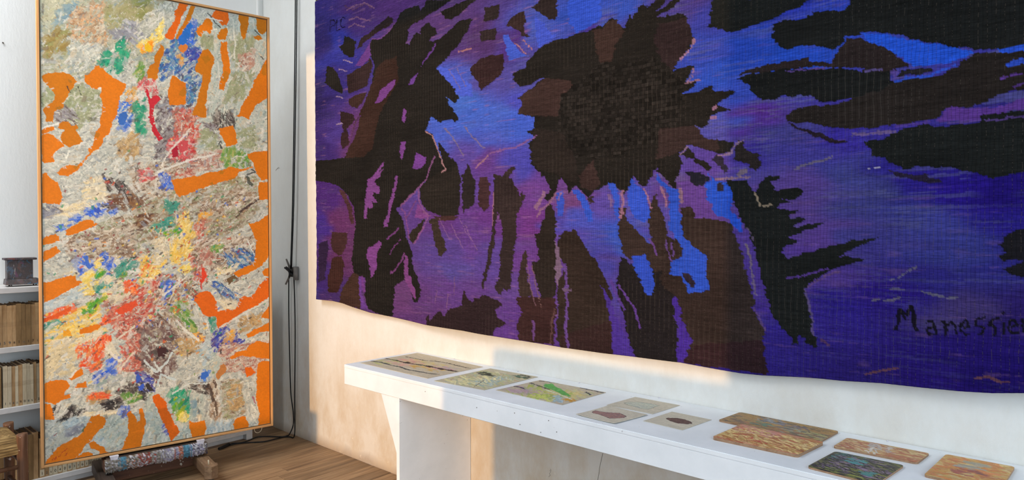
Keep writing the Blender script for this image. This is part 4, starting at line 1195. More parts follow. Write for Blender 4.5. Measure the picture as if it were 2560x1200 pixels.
    for col, pts in [
((202,117,2),[6,544,36,531,90,520,131,514,157,533,173,557,160,588,149,600,126,648,98,684,107,698,89,723,70,738,61,765,57,792,20,796,31,768,17,737,20,722,53,692,68,644,53,618,32,594,14,575]),
((222,121,4),[208,519,231,504,250,465,269,458,295,467,318,486,343,512,377,526,413,542,401,578,381,611,370,663,362,721,345,757,339,785,325,828,299,865,275,928,246,937,227,961,188,1020,165,1055,126,1086,86,1088,73,1071,95,1043,132,1028,164,1028,198,986,221,950,219,928,241,908,251,858,272,806,282,764,293,717,289,661,282,617,294,581,278,574,268,591,243,592,217,569,205,544]),
((222,121,4),[3,867,3,845,34,829,63,815,64,835,42,850]),
((222,121,4),[3,869,42,854,69,885,105,915,111,930,72,957,54,980,63,1010,50,1024,23,1026,4,1010]),
((202,117,2),[87,872,100,849,115,836,82,824,84,802,106,787,129,784,139,812,166,794,175,815,162,832,180,864,193,885,180,904,139,925,105,915,91,894]),
((222,121,4),[3,1086,28,1078,49,1112,76,1126,89,1154,99,1180,99,1213,84,1246,57,1243,1,1244]),
((222,121,4),[105,1390,129,1379,148,1363,176,1341,214,1327,233,1333,243,1351,262,1351,248,1369,204,1390,157,1412,110,1419]),
((222,121,4),[0,1438,28,1423,65,1414,83,1427,82,1452,46,1462,-1,1479]),
((222,121,4),[3,1531,10,1505,37,1493,64,1473,69,1493,78,1511,45,1537,24,1554,4,1564]),
((226,122,8),[1,1679,26,1672,62,1665,99,1651,155,1647,160,1670,187,1678,173,1697,136,1717,121,1730,89,1750,62,1764,25,1784,2,1793]),
((228,92,32),[1,1880,34,1865,79,1843,116,1823,135,1813,131,1842,79,1865,33,1887,1,1902]),
((226,122,8),[165,1973,171,1951,209,1939,257,1930,277,1938,257,1959,213,1973]),
((240,165,40),[93,1955,119,1946,130,1976,96,1982]),
((226,84,44),[347,1852,387,1825,445,1805,457,1837,428,1858,377,1882,359,1876]),
((226,122,8),[113,2220,131,2204,154,2181,179,2166,184,2200,159,2220,131,2231]),
((226,122,8),[0,2226,21,2222,58,2216,100,2218,118,2243,123,2266,103,2279,90,2305,127,2302,121,2322,84,2336,56,2353,21,2332,-1,2335]),
((226,122,8),[-1,2339,38,2346,42,2369,38,2390,50,2432,29,2432,-2,2418]),
((226,122,8),[140,2275,159,2258,193,2240,199,2282,168,2279]),
((226,122,8),[-4,2679,9,2653,45,2612,82,2580,119,2565,157,2546,176,2527,205,2487,224,2445,253,2446,294,2469,278,2519,243,2551,227,2578,208,2590,188,2609,175,2640,146,2668,90,2684,35,2688]),
((226,122,8),[208,2590,233,2584,252,2615,281,2639,301,2662,310,2680,290,2683,261,2681,257,2646,213,2630]),
((226,122,8),[139,2688,156,2658,184,2646,223,2650,224,2685,188,2686]),
((226,122,8),[354,2678,381,2637,396,2593,406,2560,402,2500,394,2464,413,2448,439,2483,454,2528,464,2499,461,2444,481,2443,489,2492,493,2540,484,2610,469,2678,442,2678]),
((228,104,8),[528,2379,554,2371,571,2381,597,2426,625,2492,646,2564,675,2618,657,2644,646,2666,630,2675,617,2624,592,2559,570,2511,553,2460,537,2417]),
((226,122,8),[731,2560,759,2582,793,2583,823,2576,825,2639,820,2671,781,2676,746,2679,735,2622]),
((226,122,8),[990,2632,1008,2605,1045,2591,1070,2608,1082,2649,1082,2675,1032,2676,995,2677]),
((226,122,8),[1153,2255,1187,2251,1244,2266,1244,2412,1248,2675,1185,2679,1146,2680,1154,2597,1139,2502,1135,2396,1143,2306]),
((228,104,8),[1064,2277,1097,2281,1135,2318,1110,2335,1077,2344]),
((192,124,64),[889,2297,913,2250,937,2235,956,2281,937,2304,900,2337]),
((222,121,4),[1090,1351,1166,1332,1205,1298,1250,1271,1249,1456,1243,1522,1212,1588,1178,1626,1139,1653,1088,1675,1038,1691,1001,1671,1026,1646,1076,1630,1126,1611,1132,1572,1140,1507,1140,1455,1123,1390]),
((228,104,8),[775,1798,798,1774,826,1769,857,1778,880,1804,899,1843,903,1882,905,1902,963,1894,1012,1895,1030,1860,1037,1835,1067,1816,1107,1824,1138,1794,1164,1749,1203,1706,1248,1689,1247,1827,1189,1855,1138,1886,1074,1915,1024,1942,987,1977,943,1999,902,2013,898,1977,886,1931,867,1929,844,1935,816,1913,791,1861,770,1827]),
((226,122,8),[1176,1954,1202,1917,1247,1867,1246,1947,1220,1977,1176,1968]),
((226,122,8),[1177,1665,1203,1640,1248,1634,1248,1695,1190,1692]),
((226,122,8),[1073,2071,1124,2042,1175,2020,1246,1987,1246,2053,1175,2060,1111,2085,1078,2089]),
((226,122,8),[969,2206,1010,2177,1073,2169,1098,2136,1136,2116,1245,2141,1245,2245,1161,2229,1035,2201,986,2221]),
((222,121,4),[922,747,958,731,1007,719,1019,751,1026,801,1033,834,994,860,970,862,946,821,929,785]),
((222,121,4),[646,1083,712,1072,803,1055,838,1036,909,1017,969,991,993,985,1042,995,1092,989,1122,974,1122,987,1042,1018,1017,1057,944,1086,873,1107,803,1135,734,1169,694,1190,667,1167,659,1123]),
((222,121,4),[1093,899,1143,882,1247,864,1246,1059,1181,1062,1155,1024,1143,999,1123,948,1098,916]),
((222,121,4),[1163,1076,1246,1072,1245,1191,1167,1194,1162,1142]),
((228,104,8),[702,-19,724,-16,753,-3,719,75,692,141,674,192,663,238,626,237,619,226,641,174,675,108,675,60]),
((202,117,2),[765,-1,787,4,782,49,753,117,718,184,691,232,674,228,685,190,730,109]),
((222,121,4),[821,115,844,81,868,62,891,97,884,141,879,166,856,146,832,150,820,189,804,180,791,158,809,130]),
((228,104,8),[915,-18,980,-19,987,45,974,91,950,90,915,67,891,57,880,49]),
((202,117,2),[938,123,974,98,979,135,974,174,931,189,914,172]),
((222,121,4),[933,206,974,187,978,249,990,310,992,373,980,426,960,471,948,506,924,501,924,471,941,418,949,354,937,293]),
((202,117,2),[1043,1,1086,-8,1118,1,1110,46,1097,100,1092,140,1077,163,1060,133,1055,70]),
((202,117,2),[1154,-6,1231,-6,1230,75,1199,107,1173,86,1161,49]),
((202,117,2),[1135,132,1173,112,1199,133,1168,152]),
((202,117,2),[801,328,831,274,855,262,890,289,894,313,884,377,872,453,853,531,846,606,845,685,806,690,765,677,772,639,788,613,800,562,819,486,826,435,807,418,785,412,785,387]),
((222,121,4),[650,461,666,451,728,486,732,522,727,620,671,634,636,636,630,548]),
((202,117,2),[565,343,597,278,614,287,612,323,592,374,585,447,563,492,521,491,517,457,532,419,554,392]),
((214,124,50),[691,274,718,249,745,257,740,289,718,305,700,296]),
((222,121,4),[1240,244,1198,303,1172,359,1141,415,1125,469,1107,518,1082,552,1057,594,1044,646,1020,662,1069,661,1107,673,1125,624,1145,583,1184,553,1238,501]),
((200,40,52),[510,557,525,555,537,607,550,594,576,586,593,607,575,629,558,645,549,689,557,735,566,777,587,816,600,838,578,852,557,826,540,780,528,715,533,648]),
((176,30,52),[647,919,654,889,674,873,691,903,680,945,651,947]),
((206,80,84),[682,868,714,836,741,843,736,900,695,920]),
((40,110,200),[694,213,730,157,759,108,768,126,759,201,740,241,718,262,700,245]),
((60,110,190),[376,713,412,695,420,726,399,779,371,782,367,746]),
((60,90,190),[242,1265,265,1256,280,1274,268,1294,245,1290]),
((240,190,30),[506,299,527,276,548,291,539,326,518,334]),
((70,110,200),[186,1536,205,1536,235,1601,216,1618]),
((60,110,200),[800,2277,832,2272,851,2299,823,2321,802,2318]),
((60,95,190),[450,2230,470,2252,470,2280,449,2282]),
((60,95,200),[455,2309,482,2305,486,2335,461,2345]),
((60,52,52),[491,2307,512,2296,539,2357,507,2340]),
((70,40,40),[558,2101,606,2096,599,2153,560,2149]),
((230,70,40),[804,1631,823,1621,846,1677,817,1721,799,1710,813,1676]),
((110,86,56),[960,1708,1013,1674,1023,1695,969,1739])]:
        q = np.array(pts).reshape(-1, 2) / 1000
        cv.fill(col, q, 0.09, bs, lift=0.25)
        # short pale strokes dragged against the edge
        for a, b in zip(q, np.roll(q, -1, 0)):
            L = np.hypot(*(b - a)); n = np.array([b[1] - a[1], a[0] - b[0]]) / (L + 1e-9)
            for j in range(int(L / 0.016) + 1):
                if cv.rng.random() < 0.3:
                    p = a + (b - a) * cv.rng.random() + n * 0.006 * np.sign(np.cross(b - a, q.mean(0) - a)) * 1
                    cv.dab(p[0], p[1], cv.rng.uniform(.01, .022), cv.rng.uniform(.003, .008), math.atan2(n[1], n[0]) + cv.rng.normal(0, .35), pale[cv.rng.integers(3)], 0.7)
        area = 0.5 * abs(np.dot(q[:, 0], np.roll(q[:, 1], 1)) - np.dot(q[:, 1], np.roll(q[:, 0], 1)))
    cv.wx *= 0.6; cv.wy *= 0.6
    for col, w, pts in [
((230,226,215),12,[570,1044,668,995,758,955,898,913]),
((228,222,210),9,[592,1006,625,932,692,843,759,758]),
((230,228,215),9,[593,1786,731,1672]),
((226,224,212),12,[662,1937,728,2016,796,2073]),
((236,232,216),12,[695,1989,751,2043,792,2072]),
((214,226,224),12,[488,2159,551,2239,616,2187,638,2129]),
((206,220,220),12,[561,2324,576,2254,659,2302]),
((220,226,220),9,[576,2242,540,2178]),
((222,228,220),9,[636,2384,726,2336,841,2353]),
((238,232,216),12,[150,2173,122,2214]),
((240,230,210),12,[295,2066,364,2155]),
((40,36,38),7,[856,34,875,45,903,87,938,108]),
((60,52,40),7,[1148,78,1186,117]),
((44,40,42),7,[1185,253,1203,271]),
((40,38,38),7,[910,864,934,827,941,842]),
((36,34,34),9,[927,848,936,877]),
((34,30,32),9,[1117,998,1143,1012,1087,1031]),
((60,64,52),19,[1087,1041,1104,1079,1127,1096]),
((226,224,210),12,[1047,1038,1072,1042,1067,1073]),
((70,46,40),9,[1016,1313,1066,1261,1116,1221,1167,1188]),
((60,40,40),7,[1041,1274,1116,1216]),
((236,232,220),7,[951,65,856,64]),
((232,230,216),7,[879,141,914,122]),
((220,220,205),9,[1011,40,1022,203,1017,293]),
((216,216,204),9,[1133,16,1148,78]),
((210,212,200),9,[913,322,929,445,900,549]),
((216,216,204),9,[1027,317,1051,339,1026,368]),
((210,208,195),7,[1146,363,1172,294]),
((40,38,40),4,[175,586,188,629]),
((50,44,40),4,[123,593,141,628]),
((120,96,30),7,[127,548,145,568]),
((120,100,30),14,[80,708,98,722]),
((140,104,10),14,[228,837,276,855]),
((140,110,10),12,[151,1044,169,1025]),
((150,112,10),14,[980,1085,1042,1043]),
((120,104,10),9,[873,1089,882,1107]),
((130,110,10),12,[925,1019,945,1028]),
((150,110,10),14,[1219,300,1203,367]),
((166,116,8),16,[948,443,977,388]),
((150,110,10),14,[705,574,730,522]),
((160,112,8),16,[831,336,866,305]),
((236,234,224),9,[-2,841,34,822,88,797]),
((240,236,222),9,[268,589,290,577]),
((70,100,60),9,[178,2527,189,2502]),
((190,70,24),4,[36,2659,43,2645,50,2658,59,2638,69,2644,80,2624,91,2618,106,2603]),
((190,70,24),4,[91,2644,106,2630]),
((90,80,70),4,[1109,2440,1104,2418,1089,2421]),
((170,80,110),7,[1114,2472,1134,2528]),
((50,40,36),9,[726,2361,771,2380]),
((70,50,42),16,[841,2353,864,2420,876,2472]),
((84,60,48),14,[877,2333,888,2386]),
((96,76,60),12,[883,2461,892,2563]),
((50,46,46),9,[928,2137,918,2174]),
((60,60,170),12,[878,2157,909,2105]),
((56,60,160),12,[1035,2124,1066,2101]),
((226,222,206),9,[910,2009,1037,1943,1242,1840]),
((230,226,212),7,[903,1902,939,1889]),
((160,50,40),7,[753,1784,787,1811]),
((170,60,50),7,[764,1760,787,1786]),
((206,60,40),9,[806,1700,810,1763]),
((230,232,225),7,[1089,1455,1132,1559]),
((60,70,100),7,[1064,1506,1119,1559]),
((110,110,120),7,[1026,1582,1002,1543]),
((232,222,200),9,[345,2025,448,1954]),
((236,220,196),12,[364,2202,436,2106])]:
        olive = col[0] > 100 and col[0] < 180 and col[2] < 40
        cv.line(col, w / 1000 * (1.9 if olive else 1.0), np.array(pts).reshape(-1, 2) / 1000, 0.5, 0.45 if olive else 0.85)
    for k in range(1100):
        x, y = cv.rng.uniform(0, PW), cv.rng.uniform(0, PH)
        i, j = int(y / cv.res), int(x / cv.res)
        c = cv.c[min(i, cv.H - 1), min(j, cv.W - 1)]
        if c[0] > 0.5 and c[2] < 0.06:
            continue
        cv.dab(x, y, cv.rng.uniform(.004, .014), cv.rng.uniform(.002, .005), cv.rng.uniform(0, 3.1), cols[cv.rng.choice(7, p=[.35, .15, .1, .06, .1, .2, .04])], 0.65, 1.3)
    n_c, n_r = 440, 940
    U, V = np.meshgrid(np.linspace(0.006, PW - 0.006, n_c), np.linspace(0.006, PH - 0.006, n_r))
    h = cv.sample(U, V, cv.h)
    P = np.stack([U, -0.0015 - 0.0007 * h, PH - V], -1)
    return grid_mesh('painted_canvas', P, cv.sample(U, V) * np.array([1.0, 0.97, 0.92]))
pc = link('painted_canvas', make_painting(), M['paint'], pe)
FD = 0.045
fw_ = 0.013
def rail(x0, x1, z0, z1, mat):
    MB().box(x0, x1, -0.010, FD, z0, z1).bevel(0.0015, 1).build('frame_rail', mat, pe)
rail(-fw_, 0, -fw_, PH + fw_, M['frame']); rail(PW, PW + fw_, -fw_, PH + fw_, M['frame'])
rail(0, PW, -fw_, 0, M['frame_h']); rail(0, PW, PH, PH + fw_, M['frame_h'])
MB().box(0, PW, 0.012, 0.03, 0, PH).build('canvas_back', M['back'], pe)
MB().tube(smooth_path([(1.13, 0.03, -0.006), (1.135, 0.03, -0.04), (1.155, 0.03, -0.052), (1.175, 0.03, -0.04), (1.185, 0.03, -0.006)], 5), 0.0022, 6).build('string_loop', M['label'], pe)

# ---------------------------------------------------------------- studio easel
ee = empty('studio_easel', (1.515, 4.165, 0), PA, 'paint-crusted dark wooden studio easel on casters holding the tall orange painting', 'easel')
# local frame: x along the canvas, y towards the bookcase
def crust_tray():
    nx, nz = 90, 14
    r = np.random.default_rng(4)
    X, T = np.meshgrid(np.linspace(-0.268, 0.272, nx), np.linspace(0, 1, nz))
    jag = r.uniform(-1, 1, nx) * 0.006 + np.interp(np.arange(nx), np.arange(0, nx, 5), r.uniform(-.006, .005, len(range(0, nx, 5))))
    Z = 0.194 - T * 0.070 + T ** 3 * jag[None, :]
    Yv = -0.03 - 0.012 * np.sin(T * PI) - r.uniform(0, 0.009, X.shape)
    P = np.stack([X, Yv, Z], -1)
    # lumps of dried paint in many hues
    cols = [lin(c) for c in [(150, 136, 124), (186, 178, 176), (140, 62, 50), (96, 150, 172), (206, 130, 96), (222, 216, 220), (92, 84, 104), (120, 100, 84), (160, 150, 130), (180, 80, 60), (170, 160, 190)]]
    pref = [(0.05, [0, 7, 8, 5]), (0.16, [8, 0, 1]), (0.2, [3, 3, 0]), (0.3, [8, 7, 4, 5]), (0.45, [2, 9, 5, 0]), (0.55, [0, 1, 8]), (0.66, [5, 10, 1]), (0.74, [4, 4, 9, 1]), (0.82, [3, 3, 3]), (0.92, [1, 5, 10, 6]), (1.01, [0, 1, 6, 7])]
    C = np.zeros(P.shape)
    for i in range(nx):
        f = i / nx + r.normal(0, .02)
        lst = next(l for a, l in pref if f < a or a > 1)
        for j in range(nz):
            C[j, i] = cols[lst[r.integers(len(lst))]] * r.uniform(.35, .85)
    return grid_mesh('paint_crust', P, C, (0, 0.03, 0))
link('paint_crust', crust_tray(), M['paint'], ee)['label'] = 'thick crust of dried paint in many colours'
MB().box(-0.27, 0.272, -0.028, 0.09, 0.128, 0.183).bevel(0.003, 1).build('tray', M['easel'], ee)
MB().box(-0.255, 0.262, 0.0, 0.085, 0.183, 0.192).build('tray_board', M['easel_d'], ee)
for cx, lab in ((-0.222, 0), (0.236, 1)):
    MB().hexa([(cx - .014, -.034, .186), (cx + .014, -.034, .186), (cx + .014, -.012, .186), (cx - .014, -.012, .186), (cx - .022, -.036, .214), (cx + .022, -.036, .214), (cx + .022, -.012, .214), (cx - .022, -.012, .214)]).build('canvas_stop', M['white'], ee)
MB().box(-0.235, 0.215, 0.062, 0.115, 0.035, 0.112).bevel(0.003, 1).build('cross_beam', M['easel'], ee)
for sx in (-1, 1):
    cx = -0.262 if sx < 0 else 0.245
    mat = M['easel_y'] if sx > 0 else M['easel_d']
    MB().box(cx - 0.034, cx + 0.034, -0.20, 0.30, 0.045, 0.112).bevel(0.004, 1).build('foot', mat, ee)
    oc = [(cx + 0.043 * math.cos(k * PI / 3 + .3), -0.225 + 0.043 * math.sin(k * PI / 3 + .3)) for k in range(6)]
    fe = MB().prism(oc, 0.040, 0.115).bevel(0.002, 1).build('foot_end', mat, ee)
    MB().tube([(cx - .01, -0.215, 0.112), (cx - .012, -0.215, 0.142)], 0.004, 6).build('peg', M['label'], fe)
    for yy in (-0.225, 0.27):
        cs = MB().tube([(cx - 0.010, yy, 0.02), (cx + 0.010, yy, 0.02)], 0.02, 14).build('caster', M['metal'], ee)
        MB().box(cx - 0.013, cx + 0.013, yy - 0.008, yy + 0.008, 0.018, 0.046).build('caster_fork', M['metal'], cs)
MB().box(-0.05, 0.05, 0.10, 0.145, 0.112, 2.2).bevel(0.003, 1).build('mast', M['easel_d'], ee)
for sx in (-1, 1):
    MB().box(sx * 0.2 - 0.025, sx * 0.2 + 0.025, 0.15, 0.185, 0.112, 1.5).bevel(0.003, 1).build('upright', M['easel_d'], ee)

# ---------------------------------------------------------------- bookcase
BX0, BX1, BY = -0.35, 2.292, 4.53
bc = empty('bookcase', (BX0, BY, 0), 0, 'long low white painted bookcase along the far wall behind the easel', 'bookcase')
BL_ = BX1 - BX0
BD = YB - BY - 0.004
def shelf(z, th, name='shelf'):
    MB().box(0.0, BL_, 0.0, BD, z - th, z).bevel(0.002, 1).build(name, M['shelf'], bc)
shelf(1.178, 0.031, 'top_board'); shelf(0.846, 0.031); shelf(0.508, 0.031); shelf(0.072, 0.030, 'bottom_board')
MB().box(BL_ - 0.045, BL_, -0.003, BD, 0.0, 1.147).bevel(0.002, 1).build('end_post', M['shelf'], bc)
MB().box(-0.045, 0.0, -0.003, BD, 0.0, 1.147).bevel(0.002, 1).build('end_post', M['shelf'], bc)
MB().box(0.0, BL_ - 0.045, BD - 0.008, BD, 0.1, 1.147).build('back_panel', M['wall'], bc)
MB().box(0.0, BL_ - 0.045, 0.05, 0.07, 0.0, 0.042).build('plinth', M['shelf'], bc)

digit_cache = {}
def digit_mesh(ch, size):
    key = (ch, size)
    if key not in digit_cache:
        cu = bpy.data.curves.new('digit', 'FONT')
        cu.body = ch; cu.size = size; cu.align_x = 'CENTER'; cu.extrude = 0.0003
        o = bpy.data.objects.new('digit', cu)
        COL.objects.link(o)
        dg = bpy.context.evaluated_depsgraph_get()
        me = bpy.data.meshes.new_from_object(o.evaluated_get(dg))
        bpy.data.objects.remove(o)
        digit_cache[key] = me
    return digit_cache[key]

def book(x, z, w, h, d, mat, label, group, tilt=0.0, num=None, paper=False, ink='ink', setback=0.012):
    e = empty('book', (x + w / 2, BY + setback, z), 0, label, 'book', group)
    e.rotation_euler = (0, tilt, 0)
    hw = w / 2
    cv = MB()
    cv.box(-hw, hw, 0, 0.0022, 0, h)
    cv.box(-hw, -hw + 0.0012, 0.0022, d, 0, h)
    cv.box(hw - 0.0012, hw, 0.0022, d, 0, h)
    cv.build('cover', mat, e)
    MB().box(-hw + 0.0013, hw - 0.0013, 0.0024, d - 0.004, 0.001, h - rng.uniform(0.001, 0.004)).build('page_block', M['pages'], e)
    if paper:
        MB().box(-hw + 0.002, hw - 0.002, -0.0006, 0.0, 0.008, 0.045).build('spine_label', M['label'], e)
    if num:
        s = min(w * 0.95, 0.024) if len(num) == 1 else min(w * 0.7, 0.018)
        me = digit_mesh(num, round(s, 4))
        link('spine_number', me, M[ink], e, (0, -0.0009, 0.016), (PI / 2, 0, 0))
    return e

ORD = 'first second third fourth fifth sixth seventh eighth ninth tenth eleventh twelfth thirteenth fourteenth fifteenth sixteenth seventeenth eighteenth nineteenth twentieth'.split()
ORD += ['twenty-' + w for w in ORD[:9]]
def book_row(x0, x1, z, h, mats, group, label, wmin, wmax, nums=None, d=0.17, paper=0.0):
    x = x0; i = 0
    while x < x1 - wmin:
        w = rng.uniform(wmin, wmax)
        w = min(w, x1 - x)
        hh = h * rng.uniform(0.965, 1.02)
        nm = nums[i % len(nums)] if nums else None
        book(x, z, w - 0.0008, hh, d * rng.uniform(0.9, 1.1), M[rng.choice(mats)], label % ORD[i], group, 0.0, nm, rng.random() < paper, rng.choice(['ink', 'ink', 'ink_g']), 0.010 + rng.uniform(0, 0.006))
        x += w; i += 1
book_row(0.832, 1.22, 0.8465, 0.235, ['sp_a', 'sp_a', 'sp_c'], 'tan paperbacks on the upper shelf', 'tan ruled paperback on the upper book shelf, %s from the left', 0.016, 0.025, ['4', '5', '9', '8', '1', '11', '1', '7', '1', '1', '1', '1'])
book(0.828, 0.5085, 0.020, 0.228, 0.17, M['sp_c'], 'darker brown paperback leaning left of the cream ones on the middle shelf', None, 0.0, '3')
book_row(0.856, 1.20, 0.5085, 0.231, ['sp_b', 'sp_b', 'sp_b', 'sp_a'], 'cream paperbacks on the middle shelf', 'cream numbered paperback on the middle book shelf, %s from the left', 0.014, 0.021, ['1', '1', '6', '2', '9', '0', '8', '5', '1', '2', '5', '1'])
book_row(0.80, 1.020, 0.0725, 0.262, ['sp_c', 'sp_c', 'sp_a'], 'brown books behind the stool', 'tall brown book behind the rush stool on the bottom shelf, %s from the left', 0.022, 0.034, None, 0.2)
book_row(1.020, 1.50, 0.0725, 0.226, ['sp_a', 'sp_b', 'sp_b'], 'books with paper labels under the painting', 'cream book with paper label under the painting on the bottom shelf, %s from the left', 0.016, 0.026, ['1', '2', '5', '0', '4', '0', '8', '3', '7', '6'], 0.18, 0.6)
book_row(1.86, 2.075, 0.0725, 0.22, ['sp_a', 'sp_b'], 'tan books behind the easel tray', 'tan book on the bottom shelf behind the easel tray, %s from the left', 0.02, 0.036, None, 0.17)
book_row(2.080, 2.12, 0.0725, 0.19, ['sp_c'], 'small brown books at the row end', 'small brown book at the right end of the bottom shelf, %s from the left', 0.012, 0.02, None, 0.14)

# dark painted box on the bookcase
pb = empty('paint_box', (0.955, 4.60, 1.1785), R(-4), 'small dark paint-spattered wooden box with flat lid standing on top of the white bookcase', 'box')
MB().box(-0.076, 0.076, 0.0, 0.09, 0.150, 0.162).bevel(0.002, 1).build('lid', M['box'], pb)
MB().box(-0.062, 0.058, 0.010, 0.085, 0.042, 0.150).bevel(0.0015, 1).build('body', M['box'], pb)
MB().hexa([(-.072, -.012, .010), (.085, -.012, .010), (.085, .09, .010), (-.072, .09, .010), (-.068, .0, .042), (.085, .0, .042), (.085, .09, .042), (-.068, .09, .042)]).bevel(0.0015, 1).build('base_ledge', M['box'], pb)
for x, y in ((-.045, .0), (.07, .0), (-.045, .08), (.07, .08)):
    MB().tube([(x, y, 0.0), (x, y, 0.012)], 0.004, 6).build('foot', M['metal'], pb)

# ---------------------------------------------------------------- rush stool
st = empty('rush_stool', (0.66, 4.115, 0), 0, 'old low wooden stool with a woven rush seat in front of the bookcase', 'stool')
def post(x, y, top):
    pts = [(x * 1.04, y * 1.04, 0.0), (x * 1.02, y * 1.02, 0.2), (x, y, 0.4), (x, y, top - 0.012), (x * 0.995, y * 0.995, top)]
    MB().tube(pts, 0.023, 12).build('leg', M['stool'], st)
sx_, sy_ = 0.162, 0.14
for x in (-sx_, sx_):
    for y in (-sy_, sy_):
        post(x, y, 0.492)
for z in (0.19, 0.33):
    for (a, b) in (((-sx_, -sy_), (sx_, -sy_)), ((-sx_, sy_), (sx_, sy_)), ((-sx_, -sy_), (-sx_, sy_)), ((sx_, -sy_), (sx_, sy_))):
        zz = z + (0.02 if a[0] == b[0] else 0)
        MB().tube([(a[0], a[1], zz), ((a[0] + b[0]) / 2, (a[1] + b[1]) / 2, zz), (b[0], b[1], zz)], 0.011, 8).build('stretcher', M['stool'], st)
def rush_seat():
    n = 41
    U, V = np.meshgrid(np.linspace(-1, 1, n), np.linspace(-1, 1, n))
    m = np.maximum(np.abs(U), np.abs(V))
    strand = np.where(np.abs(U) > np.abs(V), np.sin(np.abs(U) * 46), np.sin(np.abs(V) * 46))
    z = 0.478 - 0.055 * np.clip((m - 0.8) / 0.2, 0, 1) ** 2 + 0.010 * (1 - m) + 0.0025 * strand - 0.006 * np.exp(-((np.abs(U) - np.abs(V)) * 14) ** 2)
    P = np.stack([U * (sx_ + 0.012), V * (sy_ + 0.012), z], -1)
    r = np.random.default_rng(2)
    C = (lin((120, 92, 50)) * (0.75 + 0.35 * (strand[..., None] * .5 + .5)) * r.uniform(.8, 1.2, (n, n, 1)))
    return grid_mesh('rush_seat', P[::-1], C, (0, 0, -0.03))
link('rush_seat', rush_seat(), M['rush'], st)

# ---------------------------------------------------------------- white display bench
bn = empty('display_bench', (2.28, 1.0, 0), 0, 'long white painted display bench against the wall below the tapestry', 'bench')
FX = 2.042 - 2.28; BXX = XW - 0.002 - 2.28
YE0, YE1 = 3.018 - 1.0, -1.4 - 1.0
MB().box(FX, BXX, YE1, YE0, 0.762, 0.779).bevel(0.002, 2).build('top_board', M['bench'], bn)
MB().box(FX + 0.0015, FX + 0.022, YE1, YE0, 0.674, 0.762).bevel(0.0015, 1).build('front_apron', M['bench'], bn)
MB().box(FX + 0.022, BXX, YE0 - 0.02, YE0 - 0.001, 0.674, 0.762).build('end_apron', M['bench'], bn)
MB().box(FX + 0.022, BXX, YE1 + 0.001, YE1 + 0.02, 0.674, 0.762).build('end_apron', M['bench'], bn)
for y, s in ((2.556, 1), (-0.75, -1)):
    yy = y - 1.0
    lg = MB().box(FX + 0.003, BXX, yy, yy + 0.022, 0.0, 0.762).bevel(0.0012, 1).build('leg_panel', M['bench'], bn)
    y2 = yy + 0.022 if s > 0 else yy
    t = MB()
    a = [(FX + 0.004, y2, 0.40), (FX + 0.004, y2, 0.674), (FX + 0.004, y2 + s * 0.122, 0.674)]
    v0 = [t.bm.verts.new(p) for p in a]; v1 = [t.bm.verts.new((p[0] + 0.018, p[1], p[2])) for p in a]
    t.bm.faces.new(v0); t.bm.faces.new(v1[::-1])
    for i in range(3):
        t.bm.faces.new((v0[i], v0[(i + 1) % 3], v1[(i + 1) % 3], v1[i]))
    t.build('gusset', M['bench'], bn)
# nail heads in the apron
for y, z in ((2.36, .74), (2.02, .725), (1.8, .742), (1.77, .70), (1.62, .745), (1.58, .708), (1.66, .69)):
    MB().tube([(FX + 0.0005, y - 1, z), (FX + 0.003, y - 1, z)], 0.0019, 8).build('nail_head', M['metal'], bn)

# ---------------------------------------------------------------- pictures lying on the bench
TOP = 0.7792
def quad_bilinear(Q, U, V):
    a, b, c, d = [np.array(q) for q in Q]        # far-left, far-right... ordered corners
    return ((1 - U) * (1 - V))[..., None] * a + (U * (1 - V))[..., None] * b + (U * V)[..., None] * c + ((1 - U) * V)[..., None] * d

